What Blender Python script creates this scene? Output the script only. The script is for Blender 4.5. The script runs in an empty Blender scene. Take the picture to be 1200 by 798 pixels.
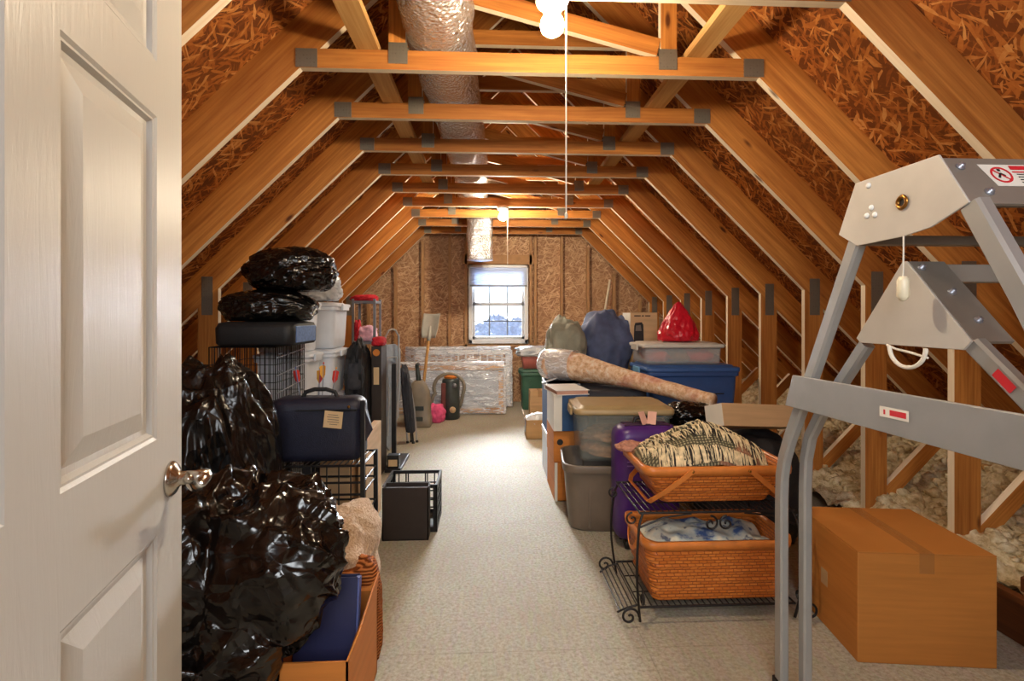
import bpy, bmesh, math, random
from mathutils import Vector, Matrix, noise
R = math.radians
random.seed(7)
SC = bpy.context.scene
COL = SC.collection
V = Vector

# ------------------------------------------------------------------ mesh helper
class MB:
    def __init__(s):
        s.v = []; s.f = []; s.mi = []; s.sm = []
        s.m = 0; s.smooth = False
    def add(s, vs, fs):
        b = len(s.v)
        s.v += [tuple(p) for p in vs]
        for f in fs:
            s.f.append([b + i for i in f]); s.mi.append(s.m); s.sm.append(s.smooth)
    def box(s, c, d, mat=None):
        x, y, z = d[0]/2, d[1]/2, d[2]/2
        vs = [V((a*x, b*y, e*z)) for e in (-1, 1) for b in (-1, 1) for a in (-1, 1)]
        if mat is not None: vs = [mat @ p for p in vs]
        vs = [p + V(c) for p in vs]
        s.add(vs, [(0,2,3,1),(4,5,7,6),(0,1,5,4),(2,6,7,3),(0,4,6,2),(1,3,7,5)])
        return s
    def span(s, a, b):
        return s.box([(a[i]+b[i])/2 for i in range(3)], [abs(b[i]-a[i]) for i in range(3)])
    def prism(s, poly, a, b, axes='xzy'):
        # poly in the first two axes, extruded from a to b on the third
        n = len(poly)
        def P(p, t):
            q = [0,0,0]; q['xyz'.index(axes[0])] = p[0]; q['xyz'.index(axes[1])] = p[1]; q['xyz'.index(axes[2])] = t
            return q
        vs = [P(p, a) for p in poly] + [P(p, b) for p in poly]
        s.add(vs, [list(range(n)), list(range(2*n-1, n-1, -1))] + [(i, i+n, (i+1) % n + n, (i+1) % n) for i in range(n)])
        return s
    def tube(s, pts, r, n=8, closed=False, sq=False):
        pts = [V(p) for p in pts]; k = len(pts)
        rs = r if isinstance(r, (list, tuple)) else [r]*k
        if sq: n = 4
        rings = []; up = None
        for i, p in enumerate(pts):
            if closed: t = pts[(i+1) % k] - pts[i-1]
            else: t = pts[min(i+1, k-1)] - pts[max(i-1, 0)]
            if t.length < 1e-9: t = V((0,0,1))
            t.normalize()
            if up is None:
                up = V((0,0,1)) if abs(t.z) < .9 else V((0,1,0))
            x = up - t*up.dot(t)
            if x.length < 1e-6: x = t.orthogonal()
            x.normalize(); up = x; y = t.cross(x)
            o = math.pi/4 if sq else 0
            rings.append([p + (x*math.cos(o+2*math.pi*j/n) + y*math.sin(o+2*math.pi*j/n))*rs[i] for j in range(n)])
        s.loft(rings, closed, not closed, not closed)
        return s
    def loft(s, rings, wrap=False, c0=True, c1=True):
        n = len(rings[0]); k = len(rings)
        vs = [p for r in rings for p in r]
        fs = []
        for i in range(k if wrap else k-1):
            a = i*n; b = ((i+1) % k)*n
            for j in range(n):
                fs.append((a+j, a+(j+1) % n, b+(j+1) % n, b+j))
        if c0: fs.append(list(range(n-1, -1, -1)))
        if c1: fs.append([(k-1)*n + j for j in range(n)])
        s.add(vs, fs)
        return s
    def lathe(s, prof, n=24, c=(0,0,0), mat=None):
        rings = []
        for r, z in prof:
            ring = [V((r*math.cos(2*math.pi*j/n), r*math.sin(2*math.pi*j/n), z)) for j in range(n)]
            if mat is not None: ring = [mat @ p for p in ring]
            rings.append([p + V(c) for p in ring])
        s.loft(rings)
        return s
    def grid(s, fn, nu, nv):
        vs = [fn(i/nu, j/nv) for j in range(nv+1) for i in range(nu+1)]
        fs = [(j*(nu+1)+i, j*(nu+1)+i+1, (j+1)*(nu+1)+i+1, (j+1)*(nu+1)+i) for j in range(nv) for i in range(nu)]
        s.add(vs, fs)
        return s

def obj(name, mb, mats, parent=None, smooth=None, bevel=0, loc=None, rot=None, seg=2, solid=0):
    me = bpy.data.meshes.new(name)
    me.from_pydata(mb.v, [], mb.f)
    if not isinstance(mats, (list, tuple)): mats = [mats]
    for m in mats: me.materials.append(m)
    for p, mi, sm in zip(me.polygons, mb.mi, mb.sm):
        p.material_index = mi; p.use_smooth = sm if smooth is None else smooth
    bm = bmesh.new(); bm.from_mesh(me); bmesh.ops.recalc_face_normals(bm, faces=bm.faces); bm.to_mesh(me); bm.free()
    o = bpy.data.objects.new(name, me); COL.objects.link(o)
    if parent is not None: o.parent = parent
    if loc is not None: o.location = loc
    if rot is not None: o.rotation_euler = rot
    if solid:
        d = o.modifiers.new('s', 'SOLIDIFY'); d.thickness = solid; d.offset = -1
    if bevel:
        d = o.modifiers.new('b', 'BEVEL'); d.width = bevel; d.segments = seg; d.limit_method = 'ANGLE'; d.angle_limit = R(40)
        d.harden_normals = False
    return o
def tag(o, label, cat, group=None):
    o['label'] = label; o['category'] = cat
    if group: o['group'] = group
    return o
def thing(name, label, cat, loc=(0,0,0), rz=0, group=None):
    o = bpy.data.objects.new(name, None); COL.objects.link(o)
    o.empty_display_size = .05
    o.location = loc; o.rotation_euler = (0, 0, R(rz))
    return tag(o, label, cat, group)
def struct(o, label=None, cat=None, group=None):
    o['kind'] = 'structure'
    if label: tag(o, label, cat, group)
    return o
def dup(o, parent=None, loc=None, rz=None, label=None):
    c = o.copy(); COL.objects.link(c)
    if parent is not None: c.parent = parent
    if loc is not None: c.location = loc
    if rz is not None: c.rotation_euler = (0, 0, R(rz))
    if label: c['label'] = label
    for ch in list(o.children): dup(ch, c)
    return c
def rr(w, d, r, n=6, z=0, cx=0, cy=0):
    # rounded rectangle ring
    r = min(r, w/2-1e-4, d/2-1e-4); pts = []
    for (sx, sy, a0) in ((1,1,0), (-1,1,90), (-1,-1,180), (1,-1,270)):
        for i in range(n+1):
            a = R(a0 + 90*i/n)
            pts.append(V((cx + sx*(w/2-r) + r*math.cos(a), cy + sy*(d/2-r) + r*math.sin(a), z)))
    return pts
def ico(sub):
    bm = bmesh.new(); bmesh.ops.create_icosphere(bm, subdivisions=sub, radius=1)
    vs = [v.co.copy() for v in bm.verts]; fs = [[v.index for v in f.verts] for f in bm.faces]
    bm.free(); return vs, fs
ICO = {k: ico(k) for k in (2, 3, 4, 5, 6)}
def nz(p, o=0): return noise.noise(p + V((o*7.3, o*3.1, o*5.7)))
def carve(o, boxes):
    """push the vertices of a soft thing out of solid neighbours (world boxes: lo, hi, allowed faces)"""
    l = o.location
    if o.parent: l = l + o.parent.location
    for v in o.data.vertices:
        for lo, hi, faces in boxes:
            p = v.co + l
            if all(lo[i] < p[i] < hi[i] for i in range(3)):
                best = None
                for f in faces:
                    i = 'xyz'.index(f[1]); d = (p[i]-lo[i]) if f[0] == '-' else (hi[i]-p[i])
                    if best is None or d < best[0]: best = (d, i, -d if f[0] == '-' else d)
                v.co[best[1]] += best[2]
    return o
def ridge(p, o=0): return 1 - 2*abs(nz(p, o))
def blob(rx, ry, rz, seed=0, sub=5, amp=.1, freq=1.6, rid=.05, rfreq=3, fine=.0, ffreq=9, pw=2.4, flat=True, skew=(0,0), cone=0, pinch=0, stretch=1.0, mb=None, c=(0,0,0)):
    """lumpy body whose base sits at local z=0 (height 2*rz)"""
    mb = mb or MB(); vs, fs = ICO[sub]; out = []
    for p in vs:
        q = V((abs(p.x)**pw, abs(p.y)**pw, abs(p.z)**pw)); k = (q.x+q.y+q.z)**(-1/pw)
        s_ = p*k
        w = p*freq + V((seed*3.7, seed*1.9, -seed*2.3))
        w2 = V((p.x*rfreq, p.y*rfreq, p.z*rfreq*stretch)) + V((nz(w, 3), nz(w, 4), nz(w, 5)))*.8
        d = amp*nz(w) + amp*.5*nz(w*2.1, 2) + rid*ridge(w2, seed) + rid*.5*ridge(w2*2.1, seed+1)
        if fine: d += fine*ridge(V((p.x, p.y, p.z*stretch))*ffreq + V((nz(w*2, 6), nz(w*2, 7), nz(w*2, 8)))*1.2, seed+2)
        s_ = s_*(1+d)
        z = s_.z
        if pinch: 
            t = max(0, z-.2); sc = max(.12, 1 - pinch*t*t); s_.x *= sc; s_.y *= sc
        if flat and z < -.8: z = -.8 + (z+.8)*.12
        h = (z+.8)/1.8 if flat else (z+1)/2
        h2 = h*2*rz
        if cone: s_.x *= 1-cone*h; s_.y *= 1-cone*h
        out.append(V((s_.x*rx + skew[0]*h, s_.y*ry + skew[1]*h, h2)) + V(c))
    zm = min(p.z for p in out) - c[2]
    for p in out: p.z -= zm
    mb.smooth = True; mb.add(out, fs); mb.smooth = False
    return mb

# ------------------------------------------------------------------ materials
def lin(c):
    return tuple((x/255/12.92 if x/255 <= .04045 else ((x/255+.055)/1.055)**2.4) for x in c)
class NT:
    def __init__(s, name):
        s.m = bpy.data.materials.new(name); s.m.use_nodes = True
        s.n = s.m.node_tree.nodes; s.l = s.m.node_tree.links
        s.b = s.n['Principled BSDF']; s.out = s.n['Material Output']
    def new(s, t, **k):
        o = s.n.new('ShaderNode'+t)
        for a, b in k.items():
            if a.startswith('i_'): o.inputs[a[2:].replace('_', ' ')].default_value = b
            else: setattr(o, a, b)
        return o
    def link(s, a, b): s.l.new(a, b)
    def coord(s, rnd=False, kind='Object', scale=(1,1,1), rot=(0,0,0)):
        tc = s.new('TexCoord'); src = tc.outputs[kind]
        if rnd:
            oi = s.new('ObjectInfo'); mu = s.new('Math', operation='MULTIPLY'); mu.inputs[1].default_value = 57.0
            s.link(oi.outputs['Random'], mu.inputs[0])
            ad = s.new('VectorMath', operation='ADD'); s.link(src, ad.inputs[0]); s.link(mu.outputs[0], ad.inputs[1]); src = ad.outputs[0]
        mp = s.new('Mapping'); mp.inputs['Scale'].default_value = scale; mp.inputs['Rotation'].default_value = rot
        s.link(src, mp.inputs['Vector'])
        return mp.outputs[0]
    def noise(s, vec, scale=5, detail=4, rough=.5, dist=0):
        o = s.new('TexNoise'); o.inputs['Scale'].default_value = scale; o.inputs['Detail'].default_value = detail
        o.inputs['Roughness'].default_value = rough; o.inputs['Distortion'].default_value = dist
        s.link(vec, o.inputs['Vector']); return o
    def vor(s, vec, scale=5, feature='F1', rnd=1):
        o = s.new('TexVoronoi', feature=feature); o.inputs['Scale'].default_value = scale; o.inputs['Randomness'].default_value = rnd
        s.link(vec, o.inputs['Vector']); return o
    def ramp(s, fac, stops, interp='LINEAR'):
        o = s.new('ValToRGB'); o.color_ramp.interpolation = interp
        e = o.color_ramp.elements
        while len(e) < len(stops): e.new(.5)
        for el, (p, c) in zip(e, stops):
            el.position = p; el.color = (*c, 1) if len(c) == 3 else c
        s.link(fac, o.inputs[0]); return o.outputs[0]
    def mix(s, fac, a, b, mode='MIX'):
        o = s.new('Mix', data_type='RGBA', blend_type=mode)
        if isinstance(fac, (int, float)): o.inputs[0].default_value = fac
        else: s.link(fac, o.inputs[0])
        for i, c in ((6, a), (7, b)):
            if isinstance(c, tuple): o.inputs[i].default_value = (*c, 1)
            else: s.link(c, o.inputs[i])
        return o.outputs[2]
    def bump(s, h, strength=.3, dist=.01, normal=None):
        o = s.new('Bump'); o.inputs['Strength'].default_value = strength; o.inputs['Distance'].default_value = dist
        s.link(h, o.inputs['Height'])
        if normal is not None: s.link(normal, o.inputs['Normal'])
        s.link(o.outputs[0], s.b.inputs['Normal']); return o.outputs[0]
    def col(s, c):
        if isinstance(c, tuple): s.b.inputs['Base Color'].default_value = (*c, 1)
        else: s.link(c, s.b.inputs['Base Color'])
    def set(s, rough=None, metal=None, spec=None):
        if rough is not None: s.b.inputs['Roughness'].default_value = rough
        if metal is not None: s.b.inputs['Metallic'].default_value = metal
        if spec is not None: s.b.inputs['Specular IOR Level'].default_value = spec

def plain(name, rgb, rough=.5, var=.12, scale=12, bump=0, metal=0, spec=.5, bscale=60):
    t = NT(name); c = lin(rgb); v = t.coord(True)
    n = t.noise(v, scale, 5)
    t.col(t.ramp(n.outputs[0], [(.3, tuple(x*(1-var) for x in c)), (.7, tuple(min(1, x*(1+var)) for x in c))]))
    t.set(rough, metal, spec)
    if bump: t.bump(t.noise(v, bscale, 3).outputs[0], bump, .004)
    return t.m
def wood(name, dark, light, rough=.6, edge=False):
    t = NT(name); v = t.coord(True, scale=(.7, 9, 9))
    w = t.noise(v, 2.2, 6, .6, .6)
    v2 = t.coord(True, scale=(1.5, 60, 60)); f = t.noise(v2, 1.5, 3)
    c = t.ramp(w.outputs[0], [(.28, lin(dark)), (.5, tuple((a+b)/2 for a, b in zip(lin(dark), lin(light)))), (.68, lin(light))])
    c = t.mix(.4, c, t.ramp(f.outputs[0], [(.3, lin(dark)), (.7, lin(light))]))
    v3 = t.coord(True, scale=(1.6, 5, 5)); k = t.vor(v3, 1.3)
    c = t.mix(t.ramp(k.outputs['Distance'], [(.05, (1,1,1)), (.11, (0,0,0))]), c, lin((84, 42, 16)))
    v4 = t.coord(True); lg = t.noise(v4, .8, 1)
    c = t.mix(t.ramp(lg.outputs[0], [(.35, (.0,.0,.0)), (.7, (.5,.5,.5))]), c, tuple(x*.72 for x in lin(dark)))
    t.col(c); t.set(rough, 0, .3)
    t.bump(f.outputs[0], .15, .002)
    return t.m
def osb(name, stops, sc=1.0, rough=.7, dark=.7):
    t = NT(name); v0 = t.coord(False)
    nd = t.noise(v0, 7*sc, 2)
    wv = t.new('VectorMath', operation='MULTIPLY_ADD'); t.link(nd.outputs['Color'], wv.inputs[0]); wv.inputs[1].default_value = (.035,.035,.035); t.link(v0, wv.inputs[2])
    cols = []
    for i, a in enumerate((8, 62, 118, 160, 35)):
        mp = t.new('Mapping', vector_type='TEXTURE'); mp.inputs['Rotation'].default_value = (0, 0, R(a)); mp.inputs['Scale'].default_value = (1/(12*sc), 1/(70*sc), 1/(12*sc)); mp.inputs['Location'].default_value = (i*3.3, i*1.7, 0)
        t.link(wv.outputs[0], mp.inputs['Vector'])
        vo = t.vor(mp.outputs[0], 1); bw = t.new('RGBToBW'); t.link(vo.outputs['Color'], bw.inputs[0]); cols.append((bw.outputs[0], vo.outputs['Distance']))
    # overlapping strands: the topmost strand is the one with the highest random value
    h = cols[0][0]; edge = cols[0][1]
    for c, d in cols[1:]:
        mx = t.new('Math', operation='MAXIMUM'); t.link(h, mx.inputs[0]); t.link(c, mx.inputs[1]); h = mx.outputs[0]
    # colour from a second lookup of the same strands
    n2 = t.noise(wv.outputs[0], 45*sc, 3, .6)
    big = t.noise(v0, 1.1, 3)
    ad = t.new('Math', operation='MULTIPLY_ADD'); t.link(h, ad.inputs[0]); ad.inputs[1].default_value = 3.0; ad.inputs[2].default_value = -2.12
    m2 = t.new('Math', operation='MULTIPLY_ADD'); t.link(n2.outputs[0], m2.inputs[0]); m2.inputs[1].default_value = .45; t.link(ad.outputs[0], m2.inputs[2])
    cc = t.ramp(m2.outputs[0], [(p, lin(k)) for p, k in stops])
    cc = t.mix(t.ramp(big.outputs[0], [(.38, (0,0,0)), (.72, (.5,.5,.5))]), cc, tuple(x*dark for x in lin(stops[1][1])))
    t.col(cc); t.set(rough, 0, .3); t.bump(m2.outputs[0], .35, .004)
    return t.m
def blackbag(name, base=(7,6,6), rough=.2, sc=1.0, strength=.6):
    t = NT(name); v = t.coord(True)
    nd = t.noise(v, 2.5*sc, 2)
    wv = t.new('VectorMath', operation='MULTIPLY_ADD'); t.link(nd.outputs['Color'], wv.inputs[0]); wv.inputs[1].default_value = (.28,.28,.28); t.link(v, wv.inputs[2])
    def crease(scale, seed):
        mp = t.new('Mapping'); mp.inputs['Location'].default_value = (seed, seed*.7, -seed); t.link(wv.outputs[0], mp.inputs['Vector'])
        n = t.noise(mp.outputs[0], scale, 1, .4)
        x = t.new('Math', operation='SUBTRACT'); t.link(n.outputs[0], x.inputs[0]); x.inputs[1].default_value = .5
        y = t.new('Math', operation='ABSOLUTE'); t.link(x.outputs[0], y.inputs[0])
        z = t.new('Math', operation='POWER'); t.link(y.outputs[0], z.inputs[0]); z.inputs[1].default_value = .75
        return z.outputs[0]
    h = crease(2.6*sc, 0)
    for k, (q, w) in enumerate(((6*sc, .3),)):
        ad = t.new('Math', operation='MULTIPLY_ADD'); t.link(crease(q, 3.1*(k+1)), ad.inputs[0]); ad.inputs[1].default_value = w; t.link(h, ad.inputs[2]); h = ad.outputs[0]
    for q, w in ((4.5*sc, -.55), (10*sc, -.28)):
        e = t.vor(wv.outputs[0], q, 'DISTANCE_TO_EDGE'); ad = t.new('Math', operation='MULTIPLY_ADD'); t.link(e.outputs['Distance'], ad.inputs[0]); ad.inputs[1].default_value = w; t.link(h, ad.inputs[2]); h = ad.outputs[0]
    neg = t.new('Math', operation='MULTIPLY'); t.link(h, neg.inputs[0]); neg.inputs[1].default_value = -1
    t.col(lin(base)); t.set(rough, 0, .6)
    t.bump(neg.outputs[0], strength, .10)
    return t.m
def clear(name, rgb, fac=.45, rough=.15, spec=.5, bump=0, sc=8):
    t = NT(name); t.col(lin(rgb)); t.set(rough, 0, spec)
    tr = t.new('BsdfTransparent'); mx = t.new('MixShader'); mx.inputs[0].default_value = fac
    t.link(tr.outputs[0], mx.inputs[1]); t.link(t.b.outputs[0], mx.inputs[2]); t.link(mx.outputs[0], t.out.inputs[0])
    if bump:
        v = t.coord(False, scale=(.45, 1, 2.6), rot=(0, R(-14), 0)); n = t.noise(v, sc, 3, .55, .8); t.bump(n.outputs[0], bump, .03)
        x = t.new('Math', operation='SUBTRACT'); t.link(n.outputs[0], x.inputs[0]); x.inputs[1].default_value = .5
        y = t.new('Math', operation='ABSOLUTE'); t.link(x.outputs[0], y.inputs[0])
        t.link(t.ramp(y.outputs[0], [(.0, (min(1, fac*1.7),)*3), (.022, (fac,)*3), (.06, (fac*.55,)*3)]), mx.inputs[0])
    return t.m

M = {}
M['wood'] = wood('pine_face', (146, 80, 28), (226, 154, 74))
M['edge'] = wood('pine_edge_lit', (230, 204, 166), (250, 236, 212))  # narrow faces near white: window and bounce light put into the colour
M['wood_pale'] = wood('pale_lumber', (180, 128, 68), (226, 184, 122))
M['wood_dark'] = wood('dark_lumber', (84, 46, 22), (128, 74, 36))
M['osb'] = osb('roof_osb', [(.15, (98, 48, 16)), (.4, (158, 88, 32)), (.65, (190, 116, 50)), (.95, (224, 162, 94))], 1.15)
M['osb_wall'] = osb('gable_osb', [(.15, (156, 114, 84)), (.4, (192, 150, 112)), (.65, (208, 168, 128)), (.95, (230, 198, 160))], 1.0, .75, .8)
M['plate'] = None
def nailplate():
    t = NT('galvanised_plate'); v = t.coord(False); vo = t.vor(v, 60, rnd=.15)
    t.col(t.ramp(vo.outputs['Distance'], [(.25, lin((58, 53, 46))), (.5, lin((132, 124, 110)))])); t.set(.45, .6)
    t.bump(vo.outputs['Distance'], .5, .004); return t.m
M['plate'] = nailplate()
def floormat():
    t = NT('subfloor_panel'); v = t.coord(False)
    a = t.noise(v, 70, 4, .7); b = t.noise(v, 1.3, 4); d = t.vor(t.coord(False, scale=(60, 18, 1)), 1)
    c = t.ramp(a.outputs[0], [(.3, lin((136, 128, 110))), (.5, lin((172, 165, 148))), (.7, lin((194, 188, 172)))])
    c = t.mix(t.ramp(b.outputs[0], [(.35, (0,0,0)), (.7, (.55,.55,.55))]), c, lin((150, 138, 114)))
    c = t.mix(.07, c, d.outputs['Color'], 'SOFT_LIGHT')
    # dark specks and stains
    s = t.noise(t.coord(False), 23, 3, .8)
    c = t.mix(t.ramp(s.outputs[0], [(.66, (0,0,0)), (.72, (.5,.5,.5))]), c, lin((105, 92, 76)))
    # panel joints: 1.22 m along y, 2.44 m along x
    sx = t.new('SeparateXYZ'); t.link(t.coord(False), sx.inputs[0])
    def line(out, off, per, w):
        ad = t.new('Math', operation='ADD'); t.link(out, ad.inputs[0]); ad.inputs[1].default_value = off
        mo = t.new('Math', operation='PINGPONG'); t.link(ad.outputs[0], mo.inputs[0]); mo.inputs[1].default_value = per
        lt = t.new('Math', operation='LESS_THAN'); t.link(mo.outputs[0], lt.inputs[0]); lt.inputs[1].default_value = w
        return lt.outputs[0]
    l1 = line(sx.outputs['Y'], -1.98, .61, .0022); l2 = line(sx.outputs['X'], -.62, 1.22, .002)
    mx = t.new('Math', operation='MAXIMUM'); t.link(l1, mx.inputs[0]); t.link(l2, mx.inputs[1])
    sc = t.new('Math', operation='MULTIPLY'); t.link(mx.outputs[0], sc.inputs[0]); sc.inputs[1].default_value = .3
    c = t.mix(sc.outputs[0], c, lin((104, 88, 70)))
    t.col(c); t.set(.72, 0, .25); t.bump(a.outputs[0], .12, .002)
    return t.m
M['floor'] = floormat()
def doorpaint():
    t = NT('white_door_paint'); v = t.coord(False, scale=(9, 9, .9)); n = t.noise(v, 4, 5, .6, 2.2)
    t.col(lin((202, 201, 196))); t.set(.4, 0, .5); t.bump(n.outputs[0], .22, .004); return t.m
M['door'] = doorpaint()
M['drywall'] = plain('painted_drywall', (225, 220, 210), .8, .03)
M['white'] = plain('white_vinyl', (236, 236, 234), .4, .03)
def shademat():
    t = NT('pleated_shade'); t.col(lin((220, 228, 242))); t.set(.9, 0, .1)
    tr = t.new('BsdfTranslucent'); tr.inputs[0].default_value = (*lin((220, 230, 246)), 1); mx = t.new('MixShader'); mx.inputs[0].default_value = .22
    t.link(t.b.outputs[0], mx.inputs[1]); t.link(tr.outputs[0], mx.inputs[2]); t.link(mx.outputs[0], t.out.inputs[0]); return t.m
M['shade'] = shademat()
M['bag'] = blackbag('black_trash_bag')
M['bag2'] = blackbag('black_trash_bag_dull', (8, 7, 7), .26, .9)
M['bag_warm_reflect'] = blackbag('black_bag_warm_reflect', (16, 11, 9), .18, 1.0, .5)  # black bag; brown of the reflected surroundings put into its base colour
M['silverbag'] = blackbag('silver_white_bag', (206, 212, 220), .25, 1.6, .4)
M['redbag'] = blackbag('red_plastic_bag', (200, 22, 44), .28, 1.3, .4)
M['chrome'] = plain('satin_nickel', (198, 192, 184), .18, .04, metal=1)
M['alu'] = plain('aluminium', (176, 176, 174), .42, .05, metal=.55, bump=.05)
M['aluplate'] = plain('grey_enamelled_plate', (196, 190, 182), .45, .05, metal=.15, bump=.05)
M['aludark'] = plain('dull_metal', (150, 142, 132), .5, .06, metal=.5)
M['steel'] = plain('grey_steel', (136, 142, 150), .4, .08, metal=.6)
M['brass'] = plain('brass', (150, 108, 52), .3, .1, metal=1)
M['iron'] = plain('wrought_iron', (30, 24, 22), .45, .2, metal=.3)
M['blackwire'] = plain('black_wire', (16, 16, 20), .4, .1)
M['silverwire'] = plain('bright_wire', (170, 176, 190), .3, .1, metal=.7)
M['blackplastic'] = plain('black_plastic', (22, 21, 23), .42, .1, bump=.05)
M['brownplastic'] = plain('dark_brown_board', (44, 33, 27), .6, .12, bump=.1)
M['navy'] = plain('navy_nylon', (24, 26, 46), .55, .18, 40, bump=.3, bscale=220)
M['black_nylon'] = plain('black_nylon', (20, 21, 25), .6, .2, 30, bump=.3, bscale=160)
M['charcoal'] = plain('charcoal_fabric', (46, 48, 56), .75, .15, 30, bump=.3, bscale=160)
M['blueweave'] = plain('blue_woven_fabric', (92, 122, 176), .6, .25, 60, bump=.4, bscale=120)
M['beige_tag'] = plain('beige_paper', (214, 184, 140), .7, .06)
M['paper'] = plain('white_paper', (226, 220, 208), .6, .04)
def card(name, rgb):
    t = NT(name); c = lin(rgb); v = t.coord(True, scale=(1, 1, 14)); n = t.noise(v, 3, 4)
    v2 = t.coord(True); n2 = t.noise(v2, 2.2, 4)
    k = t.ramp(n.outputs[0], [(.3, tuple(x*.88 for x in c)), (.7, tuple(min(1, x*1.08) for x in c))])
    k = t.mix(t.ramp(n2.outputs[0], [(.4, (0,0,0)), (.75, (.5,.5,.5))]), k, tuple(x*.78 for x in c))
    t.col(k); t.set(.7, 0, .25); t.bump(n.outputs[0], .08, .003); return t.m
M['card'] = card('kraft_cardboard', (194, 126, 58))
M['card_pale'] = card('pale_cardboard', (206, 172, 130))
M['card_tan'] = card('tan_cardboard', (190, 156, 112))
M['card_orange'] = card('orange_cardboard', (206, 128, 58))
M['tape'] = clear('packing_tape', (196, 146, 88), .16, .12)
M['fleece'] = None
def fleece():
    t = NT('sherpa_fleece'); v = t.coord(False); n = t.noise(v, 95, 3, .7); b = t.noise(v, 5, 2)
    c = t.ramp(n.outputs[0], [(.3, lin((170, 128, 88))), (.7, lin((232, 206, 172)))])
    t.col(c); t.set(.95, 0, .1); t.bump(n.outputs[0], .9, .012)
    t.b.inputs['Sheen Weight'].default_value = .3; return t.m
M['fleece'] = fleece()
def cord():
    t = NT('corduroy'); v = t.coord(False); w = t.new('TexWave', wave_type='BANDS', bands_direction='Z'); w.inputs['Scale'].default_value = 28; w.inputs['Distortion'].default_value = 1.5
    t.link(v, w.inputs['Vector']); t.col(t.ramp(w.outputs[0], [(.2, lin((110, 56, 24))), (.8, lin((192, 116, 62)))])); t.set(.9, 0, .1); t.bump(w.outputs[0], .6, .006); return t.m
M['corduroy'] = cord()
M['binder'] = plain('blue_binder', (34, 38, 78), .4, .1, bump=.05)
M['binder_edge'] = plain('light_blue_edge', (84, 94, 150), .4, .1)
M['purple'] = plain('purple_shell', (74, 36, 112), .35, .12, bump=.05)
M['purple_trim'] = plain('pale_purple_rib', (120, 92, 158), .35, .1)
M['pinktag'] = plain('pink_tag', (220, 170, 150), .6, .08)
M['greytote'] = plain('grey_brown_plastic', (112, 98, 84), .45, .08, bump=.05)
M['greylid'] = plain('grey_lid_plastic', (146, 136, 122), .4, .06, bump=.05)
M['taupe'] = plain('taupe_lid', (164, 140, 98), .42, .06, bump=.05)
M['clear'] = clear('clear_plastic', (190, 198, 190), .17, .12)
M['clear2'] = clear('milky_plastic', (216, 224, 228), .28, .2)
M['lidwhite'] = plain('milky_lid', (206, 200, 190), .4, .05)
M['bluetote'] = plain('blue_plastic', (50, 82, 140), .4, .08, bump=.05)
M['bluelid'] = plain('blue_lid', (56, 92, 152), .38, .08, bump=.05)
M['greenbin'] = plain('green_plastic', (62, 106, 88), .4, .1)
M['bluebox'] = plain('blue_card', (34, 72, 116), .55, .1)
M['whitebin'] = plain('white_plastic_bin', (216, 222, 232), .4, .04)
M['redcloth'] = plain('red_cloth', (186, 28, 44), .8, .2, 20, bump=.4)
M['orangecloth'] = plain('orange_red_cloth', (220, 74, 40), .8, .2, 20, bump=.4)
M['pink'] = plain('pink_plush', (232, 92, 140), .85, .2, 20, bump=.4)
M['palepink'] = plain('pale_pink_plush', (238, 190, 212), .85, .2, 20, bump=.4)
M['browncloth'] = plain('brown_knit', (160, 116, 80), .9, .3, 40, bump=.6)
M['tarp_navy'] = plain('navy_canvas', (78, 88, 120), .7, .2, 14, bump=.2)
M['tarp_green'] = plain('grey_green_canvas', (146, 144, 126), .7, .15, 14, bump=.2)
M['shovel'] = plain('grey_shovel_plastic', (170, 168, 158), .5, .08)
M['vac'] = plain('taupe_vacuum_plastic', (132, 122, 106), .4, .1)
M['vacdark'] = plain('dark_vacuum_plastic', (58, 66, 66), .4, .15)
M['maroon'] = plain('maroon_plastic', (104, 50, 44), .45, .1)
M['hose'] = plain('grey_hose', (130, 124, 110), .6, .1)
M['ironboard'] = plain('pale_blue_grey_cover', (150, 162, 178), .7, .12, 20)
M['porcelain'] = plain('porcelain', (232, 226, 214), .3, .03)
M['cordwhite'] = plain('white_cord', (228, 220, 204), .7, .03)
M['dark_hole'] = plain('printed_black', (24, 22, 22), .6, .1)
M['redprint'] = plain('red_print', (206, 36, 48), .5, .05)
M['ivory'] = plain('ivory_plastic', (232, 220, 190), .35)
M['greyprint'] = plain('grey_print', (110, 100, 92), .6, .05)
M['silverleg'] = plain('bright_tube', (186, 188, 192), .3, .05, metal=.7)
def emis(name, rgb, s):
    t = NT(name); t.b.inputs['Emission Color'].default_value = (*rgb, 1); t.b.inputs['Emission Strength'].default_value = s; t.col((.9, .9, .9)); return t.m
M['bulb'] = emis('lit_bulb', (1, .81, .56), 720)
M['bulb2'] = emis('lit_bulb_far', (1, .85, .64), 1150)
def foil():
    t = NT('foil_duct_jacket'); v = t.coord(False); a = t.vor(v, 55, 'F1'); n = t.noise(v, 34, 4, .7, 1)
    t.col(lin((244, 246, 250))); t.set(.2, .86); ad = t.new('Math', operation='ADD'); t.link(a.outputs['Distance'], ad.inputs[0]); t.link(n.outputs[0], ad.inputs[1])
    t.bump(ad.outputs[0], .8, .02); return t.m
M['foil'] = foil()
def rollmat():
    t = NT('wrapped_rug'); v = t.coord(False); n = t.noise(v, 30, 4, .7); b = t.noise(v, 5, 3)
    c = t.ramp(n.outputs[0], [(.3, lin((190, 142, 104))), (.5, lin((232, 194, 156))), (.72, lin((248, 238, 226)))])
    c = t.mix(t.ramp(b.outputs[0], [(.55, (0,0,0)), (.7, (.6,.6,.6))]), c, lin((190, 90, 92)))
    t.col(c); t.set(.35, 0, .5); t.bump(n.outputs[0], .5, .012); return t.m
M['roll'] = rollmat()
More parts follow.
